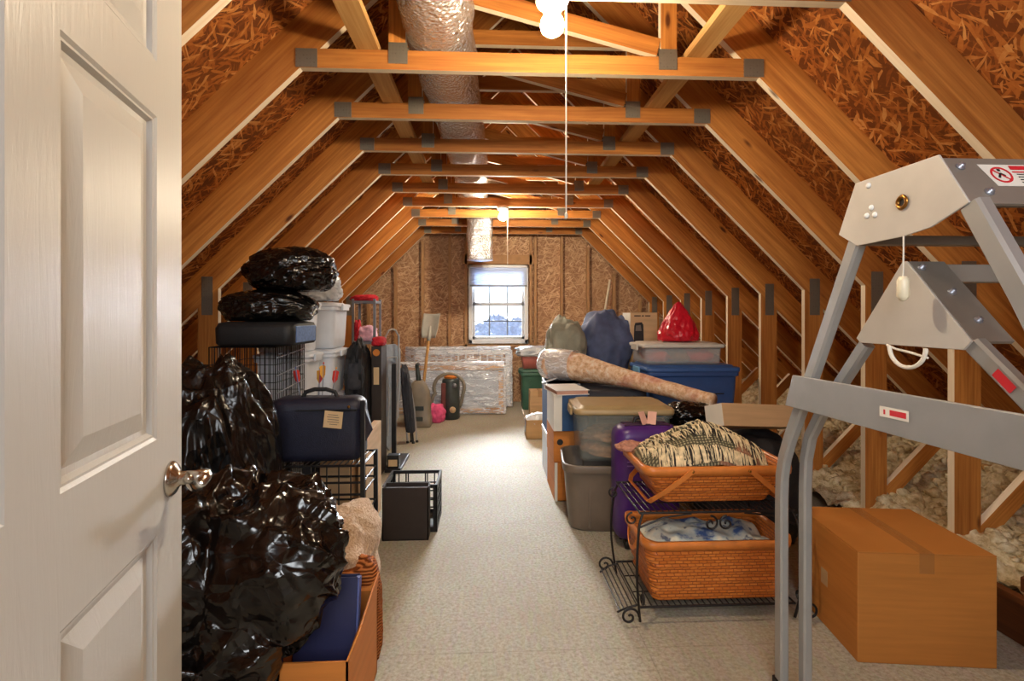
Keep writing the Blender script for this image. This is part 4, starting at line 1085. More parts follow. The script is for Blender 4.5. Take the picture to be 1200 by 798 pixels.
# --- far right corner by the window
gb = tote('storage_tote', 'green storage tote on the floor near the gable window', .42, .40, .53, (.66, 7.22), 0, 0, M['greenbin'], M['greenbin'], .12, cw=.05)
mb = MB(); rt = thing('storage_bin', 'red bin wrapped in clear plastic on top of the green tote', 'storage bin', (.66, 7.2, .566))
mb.smooth = True; mb.loft([rr(.34, .30, .03, 5, 0), rr(.38, .34, .03, 5, .14), rr(.385, .345, .03, 5, .17)]); obj('tub', mb, plain('dusty_red_plastic', (186, 108, 100), .5), rt)
mb = blob(.23, .2, .065, seed=71, sub=4, amp=.15, rid=.2, rfreq=4, fine=.05); obj('plastic_wrap', mb, M['silverbag'], rt, loc=(0, 0, .165))
carton('cardboard_box', 'small beige carton on the floor in front of the green tote', .25, .24, .34, (.66, 6.62), 0, M['card_pale'])
ob = thing('cardboard_box', 'small open carton holding a white bag on the aisle floor', 'box', (.535, 5.5, 0))
w, d, h, t = .27, .26, .20, .006; mb = MB()
mb.span((-w/2, -d/2, 0), (w/2, d/2, t))
for s in (-1, 1): mb.span((s*w/2, -d/2, 0), (s*(w/2-t), d/2, h)); mb.span((-w/2, s*d/2, 0), (w/2, s*(d/2-t), h))
obj('box_body', mb, M['card_tan'], ob)
mb = MB(); mb.add([(-w/2, -d/2, h), (-w/2, d/2, h), (-w/2-.03, d/2, h+.07), (-w/2-.03, -d/2, h+.07)], [(0,1,2,3)]); obj('flap', mb, M['card_tan'], ob, solid=.005)
mb = blob(.115, .11, .11, seed=77, sub=4, amp=.2, rid=.12, fine=.03, pw=3); o = obj('plastic_bag', mb, M['silverbag'], loc=(.535, 5.5, .012)); tag(o, 'white plastic bag stuffed in the small open carton', 'plastic bag')
# pole leaning in the far right corner
pv = V((1.86-1.42, .12, 1.95)); 
o = obj('slim_pole', MB().tube([(0,0,0), (.33, .10, 1.84)], .017, 10), M['ivory'], loc=(1.505, 7.54, 0.004)); tag(o, 'slim cream pole leaning on the gable wall at the right', 'pole')
o = obj('wood_offcut', MB().prism([(0,0), (.34,0), (.30,.16), (.05,.2)], 0, .03, 'xzy'), M['wood_pale'], loc=(2.02, 4.02, .001), rot=(R(-8), 0, 0)); tag(o, 'yellow plywood offcut standing beside the blue totes', 'offcut')
o = obj('wood_block', MB().span((-.05, -.04, 0), (.05, .04, .06)), M['wood_dark'], bevel=.003, loc=(2.24, 1.98, .17), rot=(0, 0, R(20))); tag(o, 'small dark wood block lying on the edge board by the insulation', 'wood block')
o = obj('wood_block', MB().span((-.16, -.06, 0), (.16, .06, .10)), M['wood_pale'], bevel=.003, loc=(3.25, 3.1, .27), rot=(0, 0, R(30))); tag(o, 'pale timber block lying in the insulation beyond the posts', 'wood block')

# ================================================================== LEFT SIDE
def fused(lobes, voxel, folds, seed):
    """several overlapping lumps fused into one continuous skin, then creased along its normals"""
    mb = MB()
    for k, (c, r, kw) in enumerate(lobes): blob(*r, seed=seed+k, mb=mb, c=c, **kw)
    t_ = obj('lump', mb, M['bag'])
    md = t_.modifiers.new('r', 'REMESH'); md.mode = 'VOXEL'; md.voxel_size = voxel
    md = t_.modifiers.new('s', 'SMOOTH'); md.factor = .5; md.iterations = 6
    dg = bpy.context.evaluated_depsgraph_get(); me = bpy.data.meshes.new_from_object(t_.evaluated_get(dg))
    bpy.data.objects.remove(t_)
    nr = [v.normal.copy() for v in me.vertices]
    for v, n_ in zip(me.vertices, nr):
        p = v.co.copy(); h = 0
        for (dx, fr, st, am, sd) in folds:
            dx = V(dx).normalized(); al = p.dot(dx); q = (p - dx*al)*fr + dx*(al*fr*st)
            q = q + V((nz(p*3, sd), nz(p*3, sd+1), nz(p*3, sd+2)))*.55
            m = max(0, min(1, .55 + 1.6*nz(p*2.6, sd+9)))
            h += am*m*max(0, 1 - 2.0*abs(nz(q, sd)))**2.6
        v.co += n_*h
        if v.co.z < .002: v.co.z = .002
    for p in me.polygons: p.use_smooth = True
    out = MB(); out.v = [tuple(v.co) for v in me.vertices]; out.f = [list(p.vertices) for p in me.polygons]
    out.mi = [0]*len(out.f); out.sm = [True]*len(out.f); bpy.data.meshes.remove(me)
    return out
lob = dict(sub=5, amp=.09, freq=1.3, rid=.04, rfreq=1.8, pw=2.6, flat=False)
mbb = fused([((.0, -.02, .30), (.29, .25, .215), lob), ((.36, -.09, .37), (.165, .14, .165), dict(lob, pw=3.0)), ((.26, .10, .38), (.20, .17, .16), lob),
             ((-.02, -.02, .0), (.30, .26, .22), dict(lob, flat=True, pw=3.2)), ((.30, -.155, .26), (.11, .075, .13), lob)], .0085,
            [((.5, .1, -.85), 8, .22, .040, 3), ((-.5, .2, -.8), 10, .25, .034, 14), ((.9, .3, .25), 9, .3, .030, 25), ((.2, .9, -.3), 18, .4, .014, 37), ((-.7, -.2, .6), 14, .25, .020, 51)], 60)
o = obj('trash_bag', mbb, M['bag_warm_reflect'], loc=(-1.0, 1.65, 0))
bag_front = o
tag(o, 'big shiny black trash bag in the foreground beside the door, slumped over the open carton', 'trash bag')
o = obj('trash_bag', blob(.26, .24, .51, seed=8, sub=6, amp=.12, freq=1.2, rid=.09, rfreq=2.6, fine=.03, ffreq=6, pw=3.0, pinch=.12, stretch=.45), M['bag2'], loc=(-1.245, 2.31, 0))
tag(o, 'tall black trash bag standing on the floor in front of the wire crate', 'trash bag')
# open carton with blue binder
x0, x1, y0, y1, h, t = -.635, -.405, 1.50, 1.89, .30, .006
oc = thing('cardboard_box', 'open orange brown carton holding the blue binder at the front left', 'box', ((x0+x1)/2, (y0+y1)/2, 0))
w, d = x1-x0, y1-y0; mb = MB(); mb.span((-w/2, -d/2, 0), (w/2, d/2, t))
for s in (-1, 1): mb.span((s*w/2, -d/2, 0), (s*(w/2-t), d/2, h)); mb.span((-w/2, s*d/2, 0), (w/2, s*(d/2-t), h))
obj('box_body', mb, M['card_orange'], oc)
mb = MB(); mb.add([(w/2, -d/2, h), (w/2, d/2, h), (w/2+.012, d/2-.02, h+.075), (w/2+.02, -d/2+.06, h+.05)], [(0,1,2,3)]); obj('flap', mb, M['card_orange'], oc, solid=.005)
mb = MB(); mb.add([(-w/2, d/2, h), (w/2, d/2, h), (w/2-.01, d/2+.02, h+.03), (-w/2+.01, d/2+.02, h+.03)], [(0,1,2,3)]); obj('flap', mb, M['card_orange'], oc, solid=.005)
bi = thing('ring_binder', 'dark blue binder standing in the open carton', 'binder', (-.515, 1.62, .012)); bi.rotation_euler = (R(-14), 0, R(4))
mb = MB(); mb.span((-.105, 0, 0), (.088, .005, .43)); mb.span((-.105, .045, 0), (.088, .05, .43)); mb.span((-.105, .005, 0), (-.1, .045, .43)); obj('cover', mb, M['binder'], bi, bevel=.0015)
mb = MB(); mb.span((.080, .0055, .004), (.094, .0445, .425)); obj('page_block', mb, M['binder_edge'], bi)
carve(bag_front, [((-.645, 1.49, -.1), (-.3, 1.95, .312), ('-x', '-y')), ((-.64, 1.488, .30), (-.40, 1.80, .455), ('-y', '+z'))])
# fleece
fl_ = thing('fleece_jacket', 'beige sherpa fleece with corduroy underside piled beside the open carton', 'fleece', (-.635, 2.17, 0))
obj('sherpa_side', blob(.125, .21, .225, seed=15, sub=6, cone=-.28, amp=.2, freq=1.2, rid=.06, rfreq=2.4, fine=.012, ffreq=12, pw=2.8), M['fleece'], fl_)
obj('corduroy_side', blob(.10, .075, .18, seed=18, sub=5, amp=.10, rid=.05, pw=5), M['corduroy'], fl_, loc=(.12, -.20, 0))

# navy bag on a folding wire rack
rk = thing('wire_rack', 'black folding wire rack carrying the navy case', 'rack', (-.84, 2.78, 0))
RX0, RX1, RY0, RY1, RZ = -1.115, -.635, 2.63, 2.93, .545
for x in (RX0, RX1):
    for y in (RY0, RY1):
        mb = MB(); mb.span((x-.011, y-.011, 0), (x+.011, y+.011, RZ if y == RY1 or x == RX0 else .87)); wobj('post', mb, M['blackplastic'], rk, bevel=.002)
for z in (.545, .46, .40, .27, .12):
    mb = MB()
    mb.tube([(RX0, RY0, z-.006), (RX1, RY0, z-.006), (RX1, RY1, z-.006), (RX0, RY1, z-.006)], .006, 6, True); wobj('rail', mb, M['blackplastic'], rk)
mb = MB()
for i in range(1, 8): x = RX0+(RX1-RX0)*i/8; mb.tube([(x, RY0, .12), (x, RY0, .54)], .0035, 6)
wobj('front_wires', mb, M['blackplastic'], rk)
mb = MB()
for i in range(0, 17): x = RX0+.01+(RX1-RX0-.02)*i/16; mb.tube([(x, RY0, .538), (x, RY1, .538)], .0035, 6)
wobj('wire_deck', mb, M['blackplastic'], rk)
mb = MB(); mb.span((-.93, RY0-.012, .1), (-.89, RY0+.0, .54)); wobj('middle_slat', mb, M['blackplastic'], rk)
nb = thing('garment_case', 'navy soft case with a beige tag lying on the wire rack', 'case', (-.882, 2.74, .547))
mb = MB(); mb.smooth = True; rings = []
for (y, i) in ((-.105, .05), (-.10, .028), (-.085, .008), (-.05, 0), (.05, 0), (.085, .01), (.10, .04)):
    rings.append([V((p.x, y + .012*math.sin(p.x*9)*(1 if y < 0 else 0), p.y+.165)) for p in rr(.465-2*i, .325-2*i, .05, 7)])
mb.loft(rings); obj('case_body', mb, M['navy'], nb)
mb = MB(); mb.span((-.215, -.112, .27), (.215, -.098, .277)); obj('zip', mb, M['blackplastic'], nb)
for x in (-.175, .175):
    mb = MB(); mb.smooth = True; mb.lathe([(.008, 0), (.007, .004), (.0005, .005)], 12, (x, -.104, .29), Matrix.Rotation(R(90), 4, 'X')); obj('stud_button', mb, M['brass'], nb)
mb = MB(); tm = Matrix.Rotation(R(6), 4, 'Y'); mb.box((.10, -.1135, .228), (.092, .002, .085), tm); bt = obj('beige_tag', mb, M['beige_tag'], nb)
mb = MB()
for i, (w_, z) in enumerate(((.05, .252), (.06, .24), (.055, .228), (.06, .216), (.04, .204))): mb.box((.10, -.1149, z), (w_, .0006, .003), tm)
obj('tag_lines', mb, M['greyprint'], bt)
mb = MB(); mb.tube([(-.09, 0, .322), (-.075, 0, .352), (-.03, 0, .366), (.03, 0, .366), (.075, 0, .352), (.09, 0, .322)], .011, 10); obj('carry_handle', mb, M['black_nylon'], nb)
mb = MB(); mb.add([(.2335, -.04, .28), (.2335, .05, .25), (.262, .05, .14), (.245, -.03, .1)], [(0,1,2,3)]); obj('side_flap', mb, M['navy'], nb, solid=.01)
carton('cardboard_box', 'pale carton standing behind the wire rack', .17, .32, .48, (-.875, 3.13), 0, M['card_pale'], tape=False)
fp = thing('flat_carton', 'tall flattened cardboard carton standing on edge beside the navy case', 'box', (-.74, 3.26, 0))
mb = MB(); mb.span((-.024, -.21, 0), (.024, .21, .60)); obj('panel', mb, M['card_pale'], fp, bevel=.003)

# wire dog crate
cr = thing('wire_crate', 'tall black wire dog crate behind the standing trash bag', 'crate', (-1.3825, 3.175, 0))
CX0, CX1, CY0, CY1, CZ = -1.565, -1.20, 2.95, 3.40, 1.122
def cage(name, a, b, c, nu, nv, r=.0022):
    """wire panel spanned by a->b and a->c"""
    mb = MB(); a, b, c = V(a), V(b), V(c)
    for i in range(nu+1): p = a+(b-a)*i/nu; mb.tube([p, p+(c-a)], r*(1.5 if i in (0, nu) else 1), 5)
    for i in range(nv+1): p = a+(c-a)*i/nv; mb.tube([p, p+(b-a)], r*(1.5 if i in (0, nv) else 1), 5)
    return wobj(name, mb, M['blackwire'], cr)
cage('front_panel', (CX0, CY0, .02), (CX1, CY0, .02), (CX0, CY0, CZ), 13, 11)
cage('back_panel', (CX0, CY1, .02), (CX1, CY1, .02), (CX0, CY1, CZ), 13, 11)
cage('side_panel', (CX0, CY0, .02), (CX0, CY1, .02), (CX0, CY0, CZ), 15, 11)
cage('side_panel', (CX1, CY0, .02), (CX1, CY1, .02), (CX1, CY0, CZ), 15, 11)
cage('top_panel', (CX0, CY0, CZ), (CX1, CY0, CZ), (CX0, CY1, CZ), 13, 11)
mb = MB(); mb.smooth = True; mb.loft([rr(.35, .43, .03, 4, 0, -1.3825, 3.175), rr(.355, .435, .03, 4, .02, -1.3825, 3.175), rr(.345, .425, .03, 4, .02, -1.3825, 3.175), rr(.34, .42, .03, 4, .008, -1.3825, 3.175)]); wobj('tray', mb, M['blackplastic'], cr)
for z in (1.06, .96, .86):  # side wires that catch light, their brightness put into the colour
    mb = MB(); mb.tube([(CX1+.006, CY0, z), (CX1+.006, CY1, z+.03)], .0035, 6); o = wobj('lit_wire', mb, M['silverwire'], cr); o['label'] = 'crate wire coloured bright as if lit'
mb = MB()
for z in (1.08, .98): mb.tube([(CX1+.008, CY0+.02, z), (CX1+.02, CY0+.04, z+.005), (CX1+.008, CY0+.06, z)], .004, 6)
wobj('door_latch', mb, M['silverwire'], cr)
o = obj('pet_cushion', blob(.15, .19, .10, seed=91, sub=4, amp=.15, rid=.1, pw=3), M['charcoal'], loc=(-1.3825, 3.175, .03)); tag(o, 'dark cushion lying in the wire crate', 'cushion')
# suitcase across the top of the crate
sc2 = thing('suitcase', 'flat black suitcase with a blue woven end lying on the wire crate', 'suitcase', (-1.335, 3.19, 1.128))
mb = MB(); mb.smooth = True; mb.loft([rr(.42, .43, .05, 6, 0), rr(.44, .45, .05, 6, .015), rr(.445, .455, .05, 6, .10), rr(.42, .43, .05, 6, .13), rr(.36, .37, .05, 6, .137)]); obj('shell', mb, M['black_nylon'], sc2)
mb = MB(); mb.span((.219, -.165, .015), (.226, .165, .112)); obj('woven_end', mb, M['blueweave'], sc2, bevel=.004)
o = obj('trash_bag', blob(.25, .21, .088, seed=12, sub=6, amp=.12, freq=1.3, rid=.07, rfreq=2.2, fine=.02, pw=2.5), M['bag2'], loc=(-1.33, 3.19, 1.266)); tag(o, 'flattened black trash bag lying on the flat suitcase', 'trash bag')
o = obj('trash_bag', blob(.25, .21, .128, seed=23, sub=6, amp=.12, freq=1.2, rid=.07, rfreq=2.3, fine=.02, pw=2.3), M['bag'], loc=(-1.21, 3.22, 1.448)); tag(o, 'rounded black trash bag topmost on the pile under the rafters', 'trash bag')

# two stacks of white bins
first = None
for c, (y, d) in enumerate(((3.60, .33), (4.06, .40))):
    where = 'nearer white stack beside the wire crate' if c == 0 else 'farther white stack beside the black backpack'
    for k in range(4):
        nm = ['lowest bin', 'second bin from the floor', 'third bin from the floor', 'topmost bin'][k]
        tote('storage_bin', 'white plastic %s of the %s' % (nm, where), .36, d, .325, (-1.345 - .012*k*(1 if c == 0 else -1), y), k*.351, 0, M['whitebin'], M['whitebin'], .16, 'storage bin', ribs=False, cw=.04, lidh=.024, group='white storage bins in two stacks')
o = obj('plastic_bag', blob(.13, .13, .11, seed=33, sub=5, amp=.2, rid=.14, fine=.04), M['silverbag'], loc=(-1.29, 4.02, 1.41)); tag(o, 'crumpled silver white bag on top of the farther white stack', 'plastic bag')

# quiver with arrows
qx, qy = -1.045, 3.17
qv = thing('quiver', 'dark quiver standing behind the navy case', 'quiver', (qx, qy, 0))
mb = MB(); mb.smooth = True; mb.lathe([(.0005, .0), (.055, 0), (.06, .02), (.084, .70), (.086, .72), (.079, .72), (.056, .03), (.0005, .028)], 24); obj('tube', mb, M['black_nylon'], qv)
mb = MB(); mb.smooth = True; mb.lathe([(.082, .66), (.087, .665), (.089, .69), (.086, .695)], 24); obj('rim_band', mb, M['blackplastic'], qv)
for i, (bx_, tx, ty, tz, m1, m2, lb) in enumerate(((.03, -.125, .0, .99, 'arrow_red', 'arrow_blue', 'arrow leaning far to the left with red and blue fletching'), (-.01, .012, .03, .985, 'arrow_red', 'arrow_yel', 'arrow with red and yellow fletching second from the left'), (.01, .05, -.02, 1.02, 'arrow_yel', 'arrow_red', 'tallest arrow with yellow fletching standing in the quiver'), (-.03, .115, .02, .985, 'arrow_red', 'arrow_yel', 'arrow leaning to the right with orange red fletching'))):
    a = V((qx+bx_, qy, .035)); b = V((qx+tx, qy+ty, tz)); u = (b-a).normalized()
    ar_ = thing('arrow', lb + ' in the quiver', 'arrow', a, 0, 'arrows in the quiver'); q = u.to_track_quat('Z', 'Y'); ar_.rotation_euler = q.to_euler(); L_ = (b-a).length
    obj('shaft', MB().tube([(0,0,0), (0,0,L_-.012)], .0036, 8), M['shaft'], ar_)
    obj('nock', MB().lathe([(.0005, L_), (.004, L_-.002), (.0045, L_-.012), (.0005, L_-.0121)], 8), M[m2], ar_)
    for k in range(3):
        R3 = Matrix.Rotation(R(20+120*k), 4, 'Z'); mb = MB()
        mb.add([R3 @ V(p) for p in ((.003, -.0012, L_-.10), (.018, -.0012, L_-.075), (.020, -.0012, L_-.025), (.003, -.0012, L_-.02), (.003, .0012, L_-.10), (.018, .0012, L_-.075), (.020, .0012, L_-.025), (.003, .0012, L_-.02))], [(0,1,2,3), (7,6,5,4), (0,4,5,1), (1,5,6,2), (2,6,7,3), (3,7,4,0)])
        obj('fletching', mb, M[m1 if k else m2], ar_)

# backpack, tall dark carton, ironing board, post stand
bp = thing('backpack', 'tall black backpack standing between the white bins and the tall dark carton', 'backpack', (-1.05, 4.22, 0))
obj('pack_body', blob(.085, .13, .515, seed=44, sub=6, amp=.1, rid=.06, rfreq=3, fine=.02, pw=4.0, stretch=.8), M['black_nylon'], bp)
for (z, s_) in ((.72, .10), (.40, .13)): obj('pocket', blob(.07, .045, s_, seed=int(z*100), sub=4, amp=.12, rid=.08, pw=3.2), M['charcoal'], bp, loc=(0, -.135, z))
for x in (-.045, .045):
    mb = MB(); strap(mb, [(x, -.12, 1.04), (x*1.1, -.17, .96), (x*1.2, -.185, .85), (x*1.1, -.15, .66)], .025, .006, (1, 0, 0)); obj('strap', mb, M['blackplastic'], bp)
mb = blob(.05, .03, .03, seed=5, sub=3, amp=.1); obj('blue_patch', mb, plain('bright_blue_nylon', (40, 86, 160), .5, .1), bp, loc=(.01, -.165, .58))
db = thing('tall_carton', 'tall narrow dark brown carton with a round orange badge and beige label', 'box', (-.908, 4.32, 0))
mb = MB(); mb.span((-.04, -.11, 0), (.04, .11, 1.05)); obj('box_body', mb, M['brownplastic'], db, bevel=.004)
mb = MB(); mb.span((-.022, -.1115, .74), (.022, -.1101, .88)); obj('beige_label', mb, M['beige_tag'], db)
mb = MB(); mb.lathe([(.0005, 0), (.028, 0), (.028, .0015), (.0005, .0015)], 24, (0, -.1102, 1.0), Matrix.Rotation(R(90), 4, 'X')); obj('round_badge', mb, M['card_orange'], db)
o = obj('red_cloth', blob(.045, .10, .035, seed=9, sub=4, amp=.15, rid=.12, pw=3), M['redcloth'], loc=(-.908, 4.32, 1.052)); tag(o, 'red cloth lying on the tall dark carton', 'cloth')
ib = thing('ironing_board', 'pale blue grey ironing board standing folded on its nose', 'ironing board', (-.955, 4.98, 0), 62)
prof = []
for i in range(25):
    z = 1.02*i/24; hw_ = .165*min(1, (z/.55)**.55) if z > 0 else 0
    if z > .96: hw_ *= math.sqrt(max(.2, 1-((z-.96)/.07)**2))
    prof.append((hw_, z))
poly = [(a+.0005, z+.004) for a, z in prof] + [(-a-.0005, z+.004) for a, z in reversed(prof)]
mb = MB(); mb.prism(poly, -.012, .012, 'xzy'); obj('padded_cover', mb, M['ironboard'], ib, bevel=.004)
mb = MB()
for s in (-1, 1): mb.tube([(s*.10, -.03, .30), (s*.105, -.034, .70), (s*.10, -.04, 1.10), (s*.05, -.04, 1.16), (0, -.04, 1.17)], .009, 8)
obj('leg_hoop', mb, M['silverleg'], ib)
mb = MB()
for s in (-1, 1): mb.tube([(s*.06, -.035, .16), (s*.065, -.05, .5), (s*.07, -.035, .9)], .008, 8)
mb.tube([(-.07, -.035, .9), (.07, -.035, .9)], .008, 8); obj('leg_hoop', mb, M['silverleg'], ib)
ps = thing('post_stand', 'black upright post on a flat rectangular foot on the aisle floor', 'stand', (-.79, 4.5, 0))
mb = MB(); mb.span((-.065, -.22, .0), (.065, .26, .035)); obj('foot_plate', mb, M['blackplastic'], ps, bevel=.004)
mb = MB(); mb.span((-.05, .0, .0355), (-.012, .04, .88)); obj('post', mb, M['blackplastic'], ps, bevel=.003)
mb = MB(); mb.span((-.05, -.21, .0355), (.05, -.13, .14)); obj('front_block', mb, M['blackplastic'], ps, bevel=.004)
mb = MB(); mb.span((-.036, -.2116, .05), (.036, -.2102, .105)); obj('beige_label', mb, M['beige_tag'], ps)
fc_ = thing('folding_chair', 'folded black and silver camp chair leaning beside the ironing board', 'chair', (-.80, 5.27, 0), 0)
for i, (x, y, dx, z, mt) in enumerate(((-.06, .0, -.09, .86, 'silverleg'), (-.03, .05, -.06, .80, 'blackplastic'), (.0, -.02, -.06, .74, 'blackplastic'), (.03, .03, -.05, .68, 'silverleg'))):
    mb = MB(); mb.tube([(x+.04, y, 0.0), (x+.03+dx*.4, y+.02, z*.5), (x+dx, y+.03, z)], .009, 8); obj('leg', mb, M[mt], fc_)
    mb = MB(); mb.lathe([(.0005, .001), (.016, .001), (.014, .02), (.009, .024)], 10, (x+.04, y, 0)); obj('foot', mb, M['blackplastic'], fc_)
obj('folded_seat', blob(.045, .06, .30, seed=3, sub=5, amp=.15, rid=.12, fine=.03, pw=3, skew=(-.06, .02)), M['charcoal'], fc_, loc=(.005, .02, .1))

# milk crate and dark box on the aisle floor
fb = thing('file_box', 'dark brown upright box standing in front of the black crate on the floor', 'box', (-.478, 3.035, 0))
mb = MB(); w, d, h, t = .265, .10, .305, .006; mb.span((-w/2, -d/2, 0), (w/2, d/2, t))
for s in (-1, 1): mb.span((s*w/2, -d/2, 0), (s*(w/2-t), d/2, h)); mb.span((-w/2, s*d/2, 0), (w/2, s*(d/2-t), h))
obj('box_body', mb, M['brownplastic'], fb)
mb = MB(); mb.span((-w/2+.01, -.03, .01), (w/2-.01, .03, .285)); obj('paper_files', mb, plain('blue_grey_files', (150, 166, 190), .7), fb)
mc = thing('milk_crate', 'black plastic lattice crate on the aisle floor behind the dark brown box', 'crate', (-.468, 3.245, 0))
w, d, h = .325, .30, .285
mb = MB(); mb.span((-w/2, -d/2, 0), (w/2, d/2, .006)); obj('base', mb, M['blackplastic'], mc)
def latt(ax, s, handle):
    mb = MB(); L_ = w if ax == 'x' else d; off = (d if ax == 'x' else w)/2
    def bar(a0, a1, z0, z1, th=.006):
        if ax == 'x': mb.span((a0, s*off, z0), (a1, s*(off-th), z1))
        else: mb.span((s*off, a0, z0), (s*(off-th), a1, z1))
    bar(-L_/2, L_/2, h-.035 if not handle else h-.02, h, .012); bar(-L_/2, L_/2, .006, .03)
    for k in (-1, 1): bar(k*L_/2, k*(L_/2-.025), .03, h-.02)
    for i in range(1, 7):
        a = -L_/2 + L_*i/7
        if handle and 2 < i < 5: bar(a-.004, a+.004, .03, h-.09)
        else: bar(a-.004, a+.004, .03, h-.02)
    for z in (.09, .15, .205): bar(-L_/2, L_/2, z-.004, z+.004)
    if handle: bar(-.06, -.052, h-.08, h-.02); bar(.052, .06, h-.08, h-.02); bar(-.06, .06, h-.088, h-.08)
    obj('lattice_side', mb, M['blackplastic'], mc)
latt('x', -1, True); latt('x', 1, True); latt('y', -1, False); latt('y', 1, False)

# grey steel shelf with cloths
sh_ = thing('shelf_unit', 'narrow grey metal shelf unit against the left slope near the gable', 'shelf', (-1.32, 5.65, 0))
for x in (-.125, .125):
    for y in (-.15, .15):
        mb = MB(); sx, sy = (1 if x < 0 else -1), (1 if y < 0 else -1); mb.span((x, y, 0), (x+sx*.025, y+sy*.003, 1.48)); mb.span((x, y, 0), (x+sx*.003, y+sy*.025, 1.48)); obj('upright', mb, M['steel'], sh_)
for z in (.10, .56, 1.02, 1.455):
    mb = MB(); mb.span((-.122, -.147, z), (.122, .147, z+.004))
    for s in (-1, 1): mb.span((-.122, s*.147, z-.022), (.122, s*.144, z)); mb.span((s*.122, -.147, z-.022), (s*.119, .147, z))
    obj('shelf_board', mb, M['steel'], sh_)
for (x, y, z, a, b_, hh, mt, lb, nm) in ((-.02, -.02, 1.46, .115, .10, .03, 'redcloth', 'red cloth folded on top of the grey shelf unit', 'red_cloth'), (.02, -.04, 1.025, .085, .08, .075, 'palepink', 'pale pink soft toy on the second shelf of the grey unit', 'soft_toy'), (-.085, -.06, 1.025, .028, .06, .10, 'redcloth', 'small red cloth at the left of the second shelf', 'red_cloth'), (.0, 0, .565, .10, .10, .07, 'charcoal', 'dark bundle on the lower shelf of the grey unit', 'cloth_bundle')):
    o = obj(nm, blob(a, b_, hh, seed=int(z*90+x*100), sub=4, amp=.25, rid=.2, fine=.05, pw=2.6), M[mt], loc=(-1.32+x, 5.65+y, z)); tag(o, lb, 'soft toy' if nm == 'soft_toy' else 'cloth')

# vacuum cleaners
vc = thing('upright_vacuum', 'taupe upright vacuum cleaner standing on the aisle floor', 'vacuum cleaner', (-.815, 6.07, 0))
mb = MB(); mb.smooth = True; rings = []
for (z, w_, d_, r_) in ((.003, .235, .20, .04), (.02, .25, .21, .05), (.10, .25, .20, .05), (.14, .235, .17, .05), (.30, .23, .16, .05), (.42, .205, .15, .05), (.50, .15, .13, .05), (.54, .08, .09, .03)): rings.append(rr(w_*1.22, d_, r_, 6, z))
mb.loft(rings); obj('body', mb, M['vac'], vc)
mb = MB(); mb.smooth = True; mb.tube([(0, .01, .53), (-.01, .02, .60), (-.02, .03, .67), (-.025, .02, .72), (-.005, 0, .735)], [.032, .026, .024, .024, .02], 12); obj('handle', mb, M['vacdark'], vc)
mb = MB(); mb.span((-.07, -.106, .20), (.07, -.078, .25)); mb.span((-.06, -.109, .08), (.06, -.095, .13)); obj('front_grille', mb, M['vacdark'], vc, bevel=.004)
for s in (-1, 1): obj('wheel', MB().lathe([(.0005, -.01), (.026, -.01), (.026, .01), (.0005, .01)], 16, (s*.13, .09, .028), Matrix.Rotation(R(90), 4, 'Y')), M['vacdark'], vc)
cv = thing('canister_vacuum', 'dark green grey canister vacuum with a looped hose beside the wrapped bed ends', 'vacuum cleaner', (-.47, 6.5, 0))
mb = MB(); mb.smooth = True; mb.lathe([(.0005, .002), (.10, .002), (.112, .02), (.112, .47), (.105, .50), (.06, .52), (.0005, .525)], 28); obj('body', mb, M['vacdark'], cv)
obj('lid_cap', MB().lathe([(.0005, .525), (.085, .515), (.09, .535), (.06, .552), (.0005, .555)], 24), M['card_orange'], cv)
mb = MB(); mb.smooth = True; mb.lathe([(.0005, 0), (.04, 0), (.036, .02), (.0005, .024)], 18, (.03, -.108, .13), Matrix.Rotation(R(90), 4, 'X')); obj('dial', mb, M['beige_tag'], cv)
mb = MB(); mb.smooth = True; mb.lathe([(.0005, 0), (.03, 0), (.026, .02), (.0005, .024)], 18, (.05, -.10, .43), Matrix.Rotation(R(90), 4, 'X')); obj('dial', mb, M['steel'], cv)
mb = MB(); mb.span((-.115, -.10, .03), (-.055, -.06, .46)); obj('side_rail', mb, M['maroon'], cv, bevel=.01)
pts = []
for i in range(25):
    a = R(205 - 215*i/24); pts.append((-.02 + .19*math.cos(a), -.03, .40 + .17*math.sin(a)))
pts = [(-.27, -.06, .03), (-.25, -.05, .16), (-.225, -.04, .28)] + pts + [(.15, -.02, .30), (.13, -.01, .20), (.105, 0, .14)]
mb = MB(); mb.smooth = True; mb.tube(pts, [.021 + .002*(i % 2) for i in range(len(pts))], 12); obj('hose', mb, M['hose'], cv)
for (x, y, a, lb) in ((-.955, 6.40, .075, 'pink soft toy on the floor left of the upright vacuum'), (-.63, 6.30, .085, 'bright pink soft toy on the floor between the two vacuums')):
    o = obj('soft_toy', blob(a*.9, a, a*1.1, seed=int(-x*100), sub=4, amp=.3, rid=.2, fine=.05), M['pink'], loc=(x, y, .0 if x > -.9 else .0)); tag(o, lb, 'soft toy')

# snow shovel, blade up
sv = thing('snow_shovel', 'grey bladed shovel leaning blade up in front of the wrapped bed ends', 'shovel', (-.86, 6.46, 0.003))
uv = V((.125, .32, 1.36)).normalized(); q = uv.to_track_quat('Z', 'Y'); sv.rotation_euler = q.to_euler()
obj('shaft', MB().tube([(0,0,.0), (0,0,1.08)], .019, 12), M['wood_pale'], sv)
mb = MB(); mb.smooth = True
def bl(u, v):
    x = (u-.5)*.24*(.82+.18*min(1, v*3)); return V((x, -.03*math.cos((u-.5)*math.pi) + .02 - .02*v*v, 1.04 + .33*v))
mb.grid(bl, 12, 8); obj('blade', mb, M['shovel'], sv, solid=.006)
mb = MB(); mb.smooth = True; mb.tube([(0, 0, 1.0), (0, 0, 1.08), (0, -.004, 1.2)], [.024, .024, .008], 12); obj('socket', mb, M['shovel'], sv)

